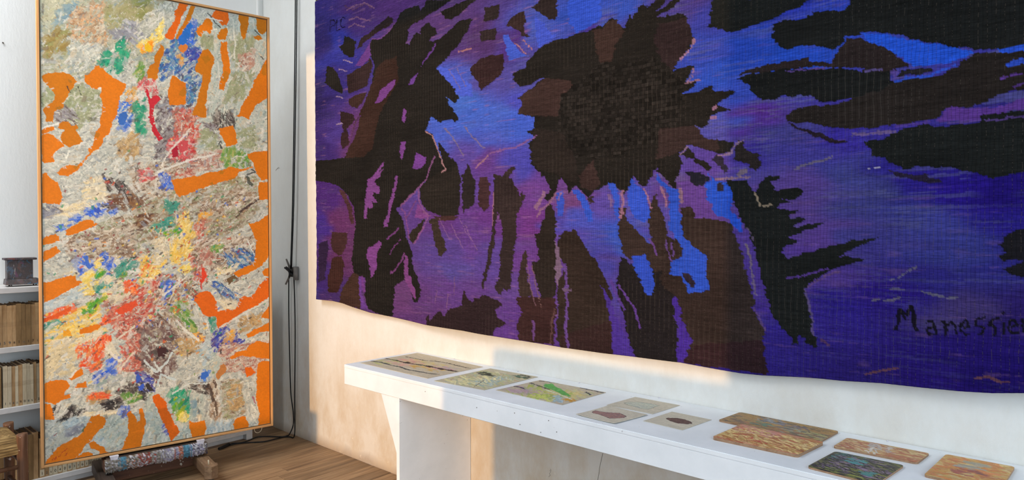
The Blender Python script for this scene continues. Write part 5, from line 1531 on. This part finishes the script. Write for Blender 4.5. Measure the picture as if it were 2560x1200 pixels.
def flat_art(name, Q, draw, label, cat, thick, mat, rim, size, z0=TOP, n=170, curl=0.0):
    """Q: corners front-left, back-left, back-right, front-right seen from the room"""
    Q = np.array(Q)
    ctr = Q.mean(0)
    w = np.linalg.norm(Q[3] - Q[0]); h = np.linalg.norm(Q[1] - Q[0])
    cv = Canvas(w, h, 0.0012, len(label) * 7 + int(w * 1000))
    cv.bristle = 0.14; cv.blend = 0.2
    draw(cv, w, h)
    nu = n; nv = max(30, int(n * h / w))
    U, V = np.meshgrid(np.linspace(0, 1, nu), np.linspace(0, 1, nv))      # V: 0 back edge, 1 front edge
    # corners: V=0 back
    P2 = quad_bilinear([Q[1], Q[2], Q[3], Q[0]], U, V)
    if rim:      # rounded corners
        r = 0.012
        uu = U * w; vv = V * h
        cx = np.clip(uu, r, w - r); cy = np.clip(vv, r, h - r)
        dx, dy = uu - cx, vv - cy
        d = np.hypot(dx, dy); m = np.maximum(np.abs(dx), np.abs(dy))
        k = np.where(d > 1e-9, m / np.maximum(d, 1e-9), 1)
        P2 = quad_bilinear([Q[1], Q[2], Q[3], Q[0]], (cx + dx * k) / w, (cy + dy * k) / h)
    C = cv.sample(U * w, V * h) * 1.08
    hz = cv.sample(U * w, V * h, cv.h)
    edge = np.clip(np.minimum(np.minimum(U * w, (1 - U) * w), np.minimum(V * h, (1 - V) * h)) / 0.004, 0, 1) if rim else 1.0
    z = thick + (0.0006 * hz * edge if rim else 0) + curl * ((np.abs(U - .5) * 2) ** 3 + (np.abs(V - .5) * 2) ** 3)
    P = np.concatenate([P2 - ctr, np.broadcast_to(z, U.shape)[..., None]], -1)
    e = empty(name, (ctr[0], ctr[1], z0), 0, label, cat)
    link('picture_surface', grid_mesh('picture_surface', P, C, (0, 0, -(thick - 0.0003)) if not rim else None), mat, e)
    if rim:
        k = 24
        loop = []
        for (cxx, cyy), a0 in (((w - r, r), -90), ((w - r, h - r), 0), ((r, h - r), 90), ((r, r), 180)):
            for j in range(7):
                a = R(a0 + j * 15)
                loop.append((cxx + r * math.cos(a), cyy + r * math.sin(a)))
        L = np.array(loop)
        p = quad_bilinear([Q[1], Q[2], Q[3], Q[0]], L[:, 0] / w, L[:, 1] / h) - ctr
        MB().prism([tuple(x) for x in p], 0.0, thick - 0.0002).build('panel_board', M['panel_edge'], e)
    return e
def pal(*cs): return list(cs)
def warp(cv, k=1.0):
    cv.wx = (cv.value_noise(6, 6) * 2 * k).astype(np.float32); cv.wy = (cv.value_noise(6, 6) * 2 * k).astype(np.float32)
def rect(w, h, a, b, c, d): return [(a * w, b * h), (c * w, b * h), (c * w, d * h), (a * w, d * h)]
def sc(w, h, pts): return [(x * w, y * h) for x, y in pts]
AP = {'a1': [(0.0542, 0.1218), (0.1434, 0.1157), (0.2115, 0.1122), (0.2773, 0.0792), (0.3633, 0.0708), (0.445, 0.0787), (0.5433, 0.081)], 'a2': [(0.0088, 0.23), (0.0977, 0.2223), (0.186, 0.2275), (0.2432, 0.2163), (0.3199, 0.1996), (0.3794, 0.1983), (0.4436, 0.1911), (0.5034, 0.1869), (0.5517, 0.1796)], 'a3': [(0.0147, 0.3239), (0.0691, 0.3107), (0.1654, 0.3204), (0.2558, 0.3178), (0.3249, 0.3328), (0.4051, 0.3214), (0.4641, 0.3158), (0.5363, 0.2963)], 'ab': [(0.1856, 0.2189, 0.03), (0.3483, 0.2004, 0.03), (0.4405, 0.1995, 0.02), (0.5093, 0.1865, 0.024)], 'b1': [(0.0222, 0.1183), (0.0441, 0.0837), (0.1086, 0.1014), (0.131, 0.1315), (0.0988, 0.1424), (0.0586, 0.1451)], 'b2': [(0.1953, 0.0581), (0.2208, 0.0283), (0.291, 0.0523), (0.2859, 0.0759), (0.2357, 0.0815)], 'b3': [(0.2124, 0.0183), (0.2858, 0.028), (0.2821, 0.0744)], 'c1': [(0.0777, 0.0651), (0.0924, 0.0245), (0.1428, 0.0578), (0.2152, 0.0931), (0.2954, 0.1403), (0.3145, 0.1576), (0.2668, 0.1549), (0.1857, 0.1205), (0.1158, 0.0959)], 'c3': [(0.1559, 0.1356), (0.2496, 0.159), (0.3491, 0.1941)], 'c4': [(0.2547, 0.2132), (0.2609, 0.1723), (0.3158, 0.2137), (0.3444, 0.2539), (0.3115, 0.2734)], 'c5': [(0.3214, 0.2085), (0.3471, 0.1733), (0.3762, 0.1913), (0.3723, 0.2345)], 'c6': [(0.0255, 0.2568), (0.0907, 0.1962), (0.1508, 0.2024), (0.1228, 0.26), (0.0652, 0.2746)], 'c7': [(0.1343, 0.2781), (0.1976, 0.1953), (0.2378, 0.2055), (0.287, 0.2741), (0.2203, 0.2911)], 'n1': [(0.0102, 0.0176), (0.0815, -0.0012), (0.1752, -0.0201), (0.2743, 0.0054), (0.3463, 0.0135), (0.3731, 0.0129)], 'n2': [(0.0079, 0.0755), (0.0628, 0.0924), (0.1161, 0.1087), (0.1617, 0.1176)], 'n3': [(-0.0001, 0.1774), (0.0439, 0.1758), (0.0844, 0.1894)], 'n4': [(0.3031, 0.0487), (0.3586, 0.0816)], 'e': [(0.0165, 0.1223), (0.013, 0.0957), (0.0429, 0.0883), (0.0651, 0.0772), (0.0924, 0.056), (0.1228, 0.0651), (0.1383, 0.0728), (0.1451, 0.0978), (0.1339, 0.1219), (0.1174, 0.1445), (0.0887, 0.1352), (0.0514, 0.1268), (0.0274, 0.1301)], 'f': [(0.0414, 0.1026), (0.0428, 0.0881), (0.0658, 0.0688), (0.0941, 0.0645), (0.1266, 0.0774), (0.1416, 0.0945), (0.1314, 0.1136), (0.105, 0.1259), (0.0704, 0.1194)], 'd': [(0.0306, 0.1194), (0.0321, 0.0913), (0.0608, 0.0683), (0.0966, 0.0561), (0.1312, 0.0558), (0.1574, 0.0631), (0.1546, 0.0912), (0.1604, 0.1128), (0.1559, 0.144), (0.1354, 0.1513), (0.0955, 0.1436), (0.061, 0.1382)]}
BEIGE = pal((190, 176, 152), (198, 186, 162), (182, 168, 146))
def d_a(cv, w, h):
    cv.c[:] = lin((188, 174, 150)); warp(cv)
    cv.scrub(BEIGE, 0, .05, .012, rect(w, h, 0, 0, 1, 1), 1.5, .2, .5)
    cv.scrub(pal((206, 186, 126), (200, 176, 110), (196, 182, 140)), 0, .05, .016, rect(w, h, .25, .3, .75, .6), 1.5, .3, .6)
    cv.scrub(pal((206, 150, 136), (204, 164, 146)), 0, .05, .016, rect(w, h, .12, .35, .5, .75), 1.2, .3, .6)
    cv.scrub(pal((206, 170, 80), (200, 150, 60)), 0, .05, .014, rect(w, h, .45, .5, .85, .7), 1.0, .3, .6)
    cv.scrub(pal((184, 182, 120),), 0, .05, .014, rect(w, h, .05, .55, .3, .9), 1.0, .3, .6)
    cv.scrub(pal((200, 150, 150), (170, 160, 170)), 0, .05, .014, rect(w, h, .6, .3, .95, .55), 1.0, .3, .6)
    for k, nm in enumerate(('a1', 'a2', 'a3')):
        p = np.array(AP[nm])
        cv.line((52, 44, 42) if k < 2 else (64, 66, 68), .008 if k == 0 else .011, p, .7, .92)
        for a, b in zip(p[:-1], p[1:]):
            for q in (a, (a + b) / 2):
                cv.dab(q[0], q[1], cv.rng.uniform(.03, .06), cv.rng.uniform(.008, .02) if k else .008, math.atan2(b[1] - a[1], b[0] - a[0]), lin((46, 40, 40) if k < 2 else (66, 70, 72)).astype(np.float32), .95)
    for x, y, q in AP['ab']:
        cv.line((50, 34, 32), q, [(x - .022, y), (x + .022, y)], .3, .95)
def d_b(cv, w, h):
    cv.c[:] = lin((184, 174, 146)); warp(cv)
    cv.scrub(BEIGE, 0, .05, .012, rect(w, h, 0, 0, 1, 1), 1.5, .2, .5)
    cv.scrub(pal((192, 184, 132), (176, 176, 132), (206, 200, 160), (186, 160, 130), (160, 172, 150)), .5, .07, .012, rect(w, h, .05, .15, .95, .92), 2.0, .35, .8)
    cv.scrub(pal((150, 168, 160), (166, 180, 176), (196, 200, 184)), .7, .06, .01, rect(w, h, .45, .3, .85, .85), 1.2, .4, .8)
    cv.scrub(pal((226, 214, 164), (216, 206, 150)), .4, .07, .008, rect(w, h, .1, .4, .7, .95), .7, .4, .8)
    cv.scrub(pal((80, 82, 62), (60, 62, 52), (44, 46, 40)), .1, .03, .012, AP['b1'], 3, .2, .9)
    cv.scrub(pal((76, 96, 76), (90, 110, 96)), .2, .03, .010, AP['b2'], 2.2, .2, .85)
    cv.line((46, 50, 44), .011, AP['b3'], .4)
    cv.line((120, 104, 90), .004, sc(w, h, [(.55, .6), (.75, .95)]), .4)
def d_c(cv, w, h):
    cv.c[:] = lin((186, 172, 148)); warp(cv)
    cv.scrub(pal((184, 170, 150), (176, 160, 146), (190, 178, 150)), .2, .05, .012, rect(w, h, 0, 0, 1, 1), 1.5, .3, .6)
    cv.scrub(pal((176, 178, 90), (160, 176, 100), (196, 190, 120), (150, 160, 110)), 1.0, .07, .013, rect(w, h, .12, .3, .8, .95), 1.6, .4, .85)
    cv.scrub(pal((182, 150, 156), (170, 150, 160)), .3, .06, .012, rect(w, h, .02, .5, .45, .8), 1.1, .3, .7)
    cv.scrub(pal((196, 180, 120), (206, 186, 130), (180, 180, 140)), .5, .05, .012, rect(w, h, .5, .15, .95, .6), 1.5, .4, .8)
    cv.scrub(pal((182, 152, 156), (170, 150, 160)), .3, .05, .012, AP['c6'], 1.8, .3, .75)
    cv.scrub(pal((176, 186, 90), (160, 176, 90), (196, 196, 110)), .7, .06, .012, AP['c7'], 1.8, .3, .8)
    cv.fill((96, 160, 80), AP['c1'], .1)
    cv.scrub(pal((96, 166, 80), (80, 150, 76), (120, 176, 104)), .5, .03, .010, AP['c1'], 1.4, .3, .8)
    cv.scrub(pal((156, 176, 180), (170, 186, 196)), .8, .03, .012, AP['c4'], 2.0, .4, .85)
    cv.scrub(pal((206, 156, 60), (196, 140, 50)), .4, .03, .010, AP['c5'], 1.8, .4, .85)
    cv.line((214, 222, 200), .006, AP['c3'], .4)
    for nm in ('n1', 'n2', 'n3', 'n4'):
        cv.line((44, 48, 64), .011, AP[nm], .6, .9)
def stone(base, key, cols, line):
    def f(cv, w, h):
        cv.c[:] = lin((194, 184, 166)); warp(cv, .35)
        cv.scrub(pal((196, 186, 168), (190, 180, 162), (202, 192, 174)), .2, .06, .02, rect(w, h, 0, 0, 1, 1), 1.2, .4, .5)
        q = list(AP[key])
        cv.fill(base, q)
        cv.scrub(cols, .25, .013, .005, q, 1.8, .3, .7)
        cv.line(line, .003, q + [q[0]], .6, .8)
    return f
d_d = stone((186, 186, 168), 'd', pal((190, 190, 172), (170, 172, 160), (200, 196, 176), (150, 156, 160)), (130, 122, 104))
d_e = stone((150, 116, 108), 'e', pal((164, 120, 110), (140, 104, 104), (112, 96, 104), (160, 130, 116)), (70, 56, 58))
d_f = stone((100, 76, 70), 'f', pal((108, 82, 74), (90, 68, 64), (120, 92, 86)), (54, 40, 40))
def panel(bg, layers):
    def f(cv, w, h):
        cv.c[:] = lin(bg); warp(cv)
        for cols, ang, ln, wd, rc, dens in layers:
            cv.scrub(cols, ang, ln, wd, rect(w, h, *rc), dens, .35, .9)
    return f
d_g = panel((150, 110, 50), [(pal((150, 112, 48), (166, 126, 60), (140, 96, 44), (120, 100, 50)), .1, .04, .010, (0, 0, 1, 1), 2), (pal((110, 70, 40), (150, 80, 40)), 0, .05, .008, (0, .7, 1, 1), 1.2), (pal((120, 124, 130), (90, 96, 110), (160, 160, 150), (60, 60, 70)), .2, .03, .009, (.25, .05, .5, .4), 1.3), (pal((96, 84, 90), (80, 74, 100), (120, 110, 120)), .1, .035, .009, (.5, .2, .75, .6), 1.4), (pal((60, 110, 90), (80, 120, 100)), .1, .03, .009, (.3, .5, .45, .75), 1), (pal((150, 150, 80), (170, 160, 100), (130, 130, 120), (110, 90, 60)), .1, .04, .008, (.6, .5, 1, .95), 1.3), (pal((56, 48, 40), (80, 60, 46)), 0, .03, .006, (0, 0, 1, 1), .22)])
d_h = panel((176, 130, 62), [(pal((180, 134, 66), (196, 156, 90), (160, 104, 54), (170, 140, 80)), .35, .05, .008, (0, 0, 1, 1), 2.2), (pal((170, 80, 40), (150, 70, 40), (186, 96, 54)), .3, .035, .006, (0, 0, 1, 1), .8), (pal((222, 196, 130), (226, 200, 140), (206, 170, 100)), .35, .035, .006, (0, .1, 1, 1), .7), (pal((190, 110, 96), (200, 140, 130)), .3, .04, .007, (0, 0, .5, .4), .8), (pal((176, 60, 40),), .3, .03, .006, (.35, .6, .55, .8), .8), (pal((186, 120, 96), (196, 130, 104)), 0, .06, .008, (0, 0, 1, .06), 1.6), (pal((186, 120, 96), (196, 130, 104)), 0, .06, .006, (0, .95, 1, 1), 1.6)])
d_i = panel((186, 150, 96), [(pal((190, 154, 98), (204, 176, 124), (176, 140, 84), (196, 166, 140)), .3, .035, .008, (0, 0, 1, 1), 2), (pal((160, 84, 50), (176, 100, 60), (146, 72, 46)), .2, .04, .006, (0, 0, 1, 1), .8), (pal((176, 166, 160), (196, 180, 170), (160, 150, 150)), .3, .03, .009, (.35, .1, .65, .7), 1.2), (pal((206, 196, 186),), 1.2, .03, .006, (.38, .5, .5, 1), .7), (pal((166, 90, 56), (180, 110, 70)), 0, .05, .006, (.6, .5, 1, 1), .9)])
d_j = panel((84, 84, 52), [(pal((120, 120, 60), (104, 108, 58), (84, 90, 56), (134, 124, 70)), .12, .04, .008, (0, 0, 1, 1), 2), (pal((64, 130, 130), (76, 140, 140), (54, 110, 112)), .1, .03, .012, (.05, .02, .6, .4), .8), (pal((136, 110, 140), (120, 96, 126), (150, 126, 146)), .1, .04, .008, (.1, .1, 1, .9), 1.0), (pal((120, 134, 50), (136, 140, 60)), .1, .05, .008, (.2, .6, 1, 1), .9), (pal((36, 30, 38), (46, 38, 40)), .15, .03, .004, (0, 0, 1, 1), 1.1), (pal((60, 130, 134), (70, 140, 140)), .1, .03, .014, (.3, .22, .5, .42), 1.5), (pal((70, 130, 126),), .1, .03, .012, (.7, .6, .85, .78), 1.4)])
d_k = panel((190, 140, 66), [(pal((196, 146, 70), (206, 164, 92), (180, 120, 54), (190, 156, 110), (206, 180, 120)), .2, .04, .011, (0, 0, 1, 1), 2.2), (pal((190, 110, 50), (200, 120, 60)), .3, .04, .010, (0, 0, 1, 1), .6), (pal((160, 150, 130), (150, 144, 130)), .2, .04, .012, (.3, .15, .65, .5), 1.3), (pal((150, 60, 50), (166, 76, 60), (120, 70, 60)), .05, .035, .010, (.3, .45, .7, .72), 1.3)])
QA = {'a': [(2.119, 2.982), (2.516, 2.974), (2.486, 2.412), (2.112, 2.425)], 'b': [(2.1, 2.362), (2.483, 2.355), (2.495, 2.045), (2.128, 2.057)], 'c': [(2.163, 2.017), (2.448, 1.994), (2.455, 1.623), (2.16, 1.642)], 'd': [(2.282, 1.505), (2.473, 1.485), (2.477, 1.276), (2.287, 1.295)], 'e': [(2.079, 1.512), (2.272, 1.488), (2.258, 1.302), (2.074, 1.334)], 'f': [(2.181, 1.275), (2.368, 1.255), (2.367, 1.089), (2.174, 1.111)], 'g': [(2.364, 1.062), (2.525, 1.044), (2.518, 0.681), (2.357, 0.695)], 'h': [(2.145, 0.985), (2.359, 0.97), (2.342, 0.68), (2.152, 0.703)], 'i': [(2.326, 0.648), (2.458, 0.639), (2.461, 0.396), (2.334, 0.408)], 'j': [(2.077, 0.651), (2.281, 0.628), (2.284, 0.433), (2.061, 0.46)], 'k': [(2.228, 0.373), (2.483, 0.355), (2.487, 0.18), (2.237, 0.194)]}
flat_art('drawing', QA['a'], d_a, 'beige drawing with three rows of dark dashes at the far end of the bench', 'drawing', 0.0016, M['paper'], False, 1)
flat_art('drawing', QA['b'], d_b, 'beige drawing with pale green strokes, second picture from the far bench end', 'drawing', 0.0016, M['paper'], False, 1)
flat_art('drawing', QA['c'], d_c, 'coloured drawing with a bright green wedge and dark blue lines on the bench', 'drawing', 0.0016, M['paper'], False, 1)
flat_art('stone_study', QA['d'], d_d, 'small paper study of a pale grey stone lying nearest the wall', 'drawing', 0.0014, M['paper'], False, 1)
flat_art('stone_study', QA['e'], d_e, 'small paper study of a pink and grey pear-shaped stone at the bench front', 'drawing', 0.0014, M['paper'], False, 1, curl=0.002)
flat_art('stone_study', QA['f'], d_f, 'small paper study of a dark brown oval stone on the bench', 'drawing', 0.0014, M['paper'], False, 1)
flat_art('painted_panel', QA['g'], d_g, 'long ochre and grey painted panel at the back edge of the bench', 'panel', 0.006, M['panel'], True, 1)
flat_art('painted_panel', QA['h'], d_h, 'ochre panel of red-brown strokes in front of the long ochre and grey one', 'panel', 0.010, M['panel'], True, 1)
flat_art('painted_panel', QA['i'], d_i, 'narrow tan and rust painted panel behind the dark green one', 'panel', 0.006, M['panel'], True, 1)
flat_art('painted_panel', QA['j'], d_j, 'dark green, teal and purple painted panel at the front of the bench', 'panel', 0.006, M['panel'], True, 1)
flat_art('painted_panel', QA['k'], d_k, 'orange panel with a red smear in its middle, rightmost on the bench', 'panel', 0.007, M['panel'], True, 1)
for y, x, wh in ((2.68, 2.531, 'the drawing with dark dashes'), (2.2, 2.525, 'the pale green drawing'), (1.82, 2.526, 'the bright green drawing'), (1.40, 2.527, 'the pale stone study'), (0.53, 2.527, 'the narrow tan panel')):
    p = MB().tube([(0, 0, 0), (0, 0, .002), (0, 0, .004)], 0.004, 8, 0.002).build('map_pin', M['white'], None, loc=(x, y, TOP))
    tag(p, 'tiny white pin head at the bench back edge, behind ' + wh, 'pin', 'white pins on the bench')

# ---------------------------------------------------------------- cords and cleat on the wall
cl = empty('rope_cleat', (XW, 4.355, 1.19), 0, 'grey wall cleat with two horns and a round bracket beside it holding the black cord', 'cleat')
MB().tube([(-0.02, -0.035, -0.05), (-0.02, -0.035, 0.0), (-0.02, -0.035, 0.045)], 0.019, 14).build('bracket', M['grey'], cl)
MB().box(-0.03, 0.0, 0.0, 0.035, -0.03, 0.04).bevel(0.004, 2).build('cleat_base', M['cleat'], cl)
MB().tube(smooth_path([(-0.03, 0.02, 0.01), (-0.037, 0.03, 0.05), (-0.05, 0.045, 0.10)], 5), 0.010, 8, 0.006).build('horn', M['cleat'], cl)
MB().tube(smooth_path([(-0.03, 0.02, 0.0), (-0.037, 0.035, -0.04), (-0.05, 0.055, -0.085)], 5), 0.010, 8, 0.006).build('horn', M['cleat'], cl)
hc = empty('pull_cord', (XW, 4.355, 0), 0, 'black pull cord hanging in two strands from above and trailing onto the floor', 'cord')
def cpath(name, pts, r=0.0042, k=8):
    MB().tube(smooth_path([(x - XW, y - 4.355, z) for x, y, z in pts], k), r, 8).build(name, M['cord'], hc)
cpath('upper_strand', [(2.515, 4.290, 4.05), (2.513, 4.300, 3.0), (2.508, 4.335, 1.8), (2.502, 4.362, 1.22)])
cpath('upper_strand', [(2.518, 4.275, 4.05), (2.516, 4.285, 3.0), (2.512, 4.325, 1.8), (2.506, 4.355, 1.22)])
for k in range(6):
    c = [(2.497 + 0.018 * math.cos(a + k), 4.368 + (0.028 + .003 * k) * math.cos(a), 1.185 + 0.006 * k + (0.028 - .002 * k) * math.sin(a + k * .5)) for a in np.linspace(0, 2 * PI, 14)]
    cpath('winding', c, 0.0045, 2)
cpath('lower_strand', [(2.522,4.350,1.167),(2.522,4.341,0.965),(2.522,4.338,0.704),(2.522,4.346,0.383),(2.522,4.348,0.149),(2.482,4.281,0.050),(2.490,4.317,0.006),(2.483,4.353,0.006),(2.437,4.405,0.006),(2.364,4.500,0.006),(2.317,4.522,0.006),(2.239,4.491,0.006),(2.181,4.490,0.006),(2.136,4.515,0.006),(2.082,4.486,0.006)])
cpath('lower_strand', [(2.522,4.422,1.164),(2.522,4.424,0.900),(2.522,4.416,0.607),(2.522,4.402,0.316),(2.522,4.370,0.175),(2.522,4.371,0.081),(2.476,4.342,0.030),(2.477,4.387,0.006),(2.394,4.384,0.006),(2.306,4.389,0.006),(2.241,4.436,0.006),(2.177,4.482,0.006),(2.110,4.492,0.006)])
plug = MB().tube(smooth_path([(2.104, 4.497, 0.012), (2.059, 4.472, 0.012), (2.016, 4.457, 0.012)], 4), 0.012, 10, 0.009).build('plug', M['cord'], hc)
plug.location = (-XW, -4.355, 0)

# ---------------------------------------------------------------- marks on the plaster
def mark(Y, z, pts, w, lab):
    t = MB()
    for p in pts:
        t.tube([(XW - 0.0006, Y + a, z + b) for a, b in p], w, 5)
    o = t.build('wall_mark', M['faint'])
    tag(o, lab, 'mark')
mark(1.695, 0.472, [[(0.0, 0.0), (0.0087, -0.0335), (0.0175, -0.069), (0.0218, -0.1017), (0.0284, -0.1313)]], 0.0011, 'thin crack in the plaster below the middle of the bench')
mark(2.012, 0.284, [[(0.0, 0.0), (-0.01, 0.0104), (-0.0025, 0.0165), (-0.0125, 0.0268), (-0.005, 0.0329)], [(-0.015, 0.0314), (-0.01, 0.042)]], 0.0008, 'small pencil scribble on the wall under the bench')
mark(4.634, 1.946, [[(0.0, 0.0), (-0.0296, 0.0192), (-0.0472, 0.0241)], [(-0.006, 0.0087), (-0.0588, 0.0174)]], 0.0012, 'short dark scratch on the grey wall beside the cord')
nl = MB().tube([(0, 0, 0), (0, -0.012, -0.004)], 0.004, 8).build('nail', M['metal'], None, loc=(0.925, YB, 2.60))
tag(nl, 'dark nail in the white wall left of the tall painting', 'nail')
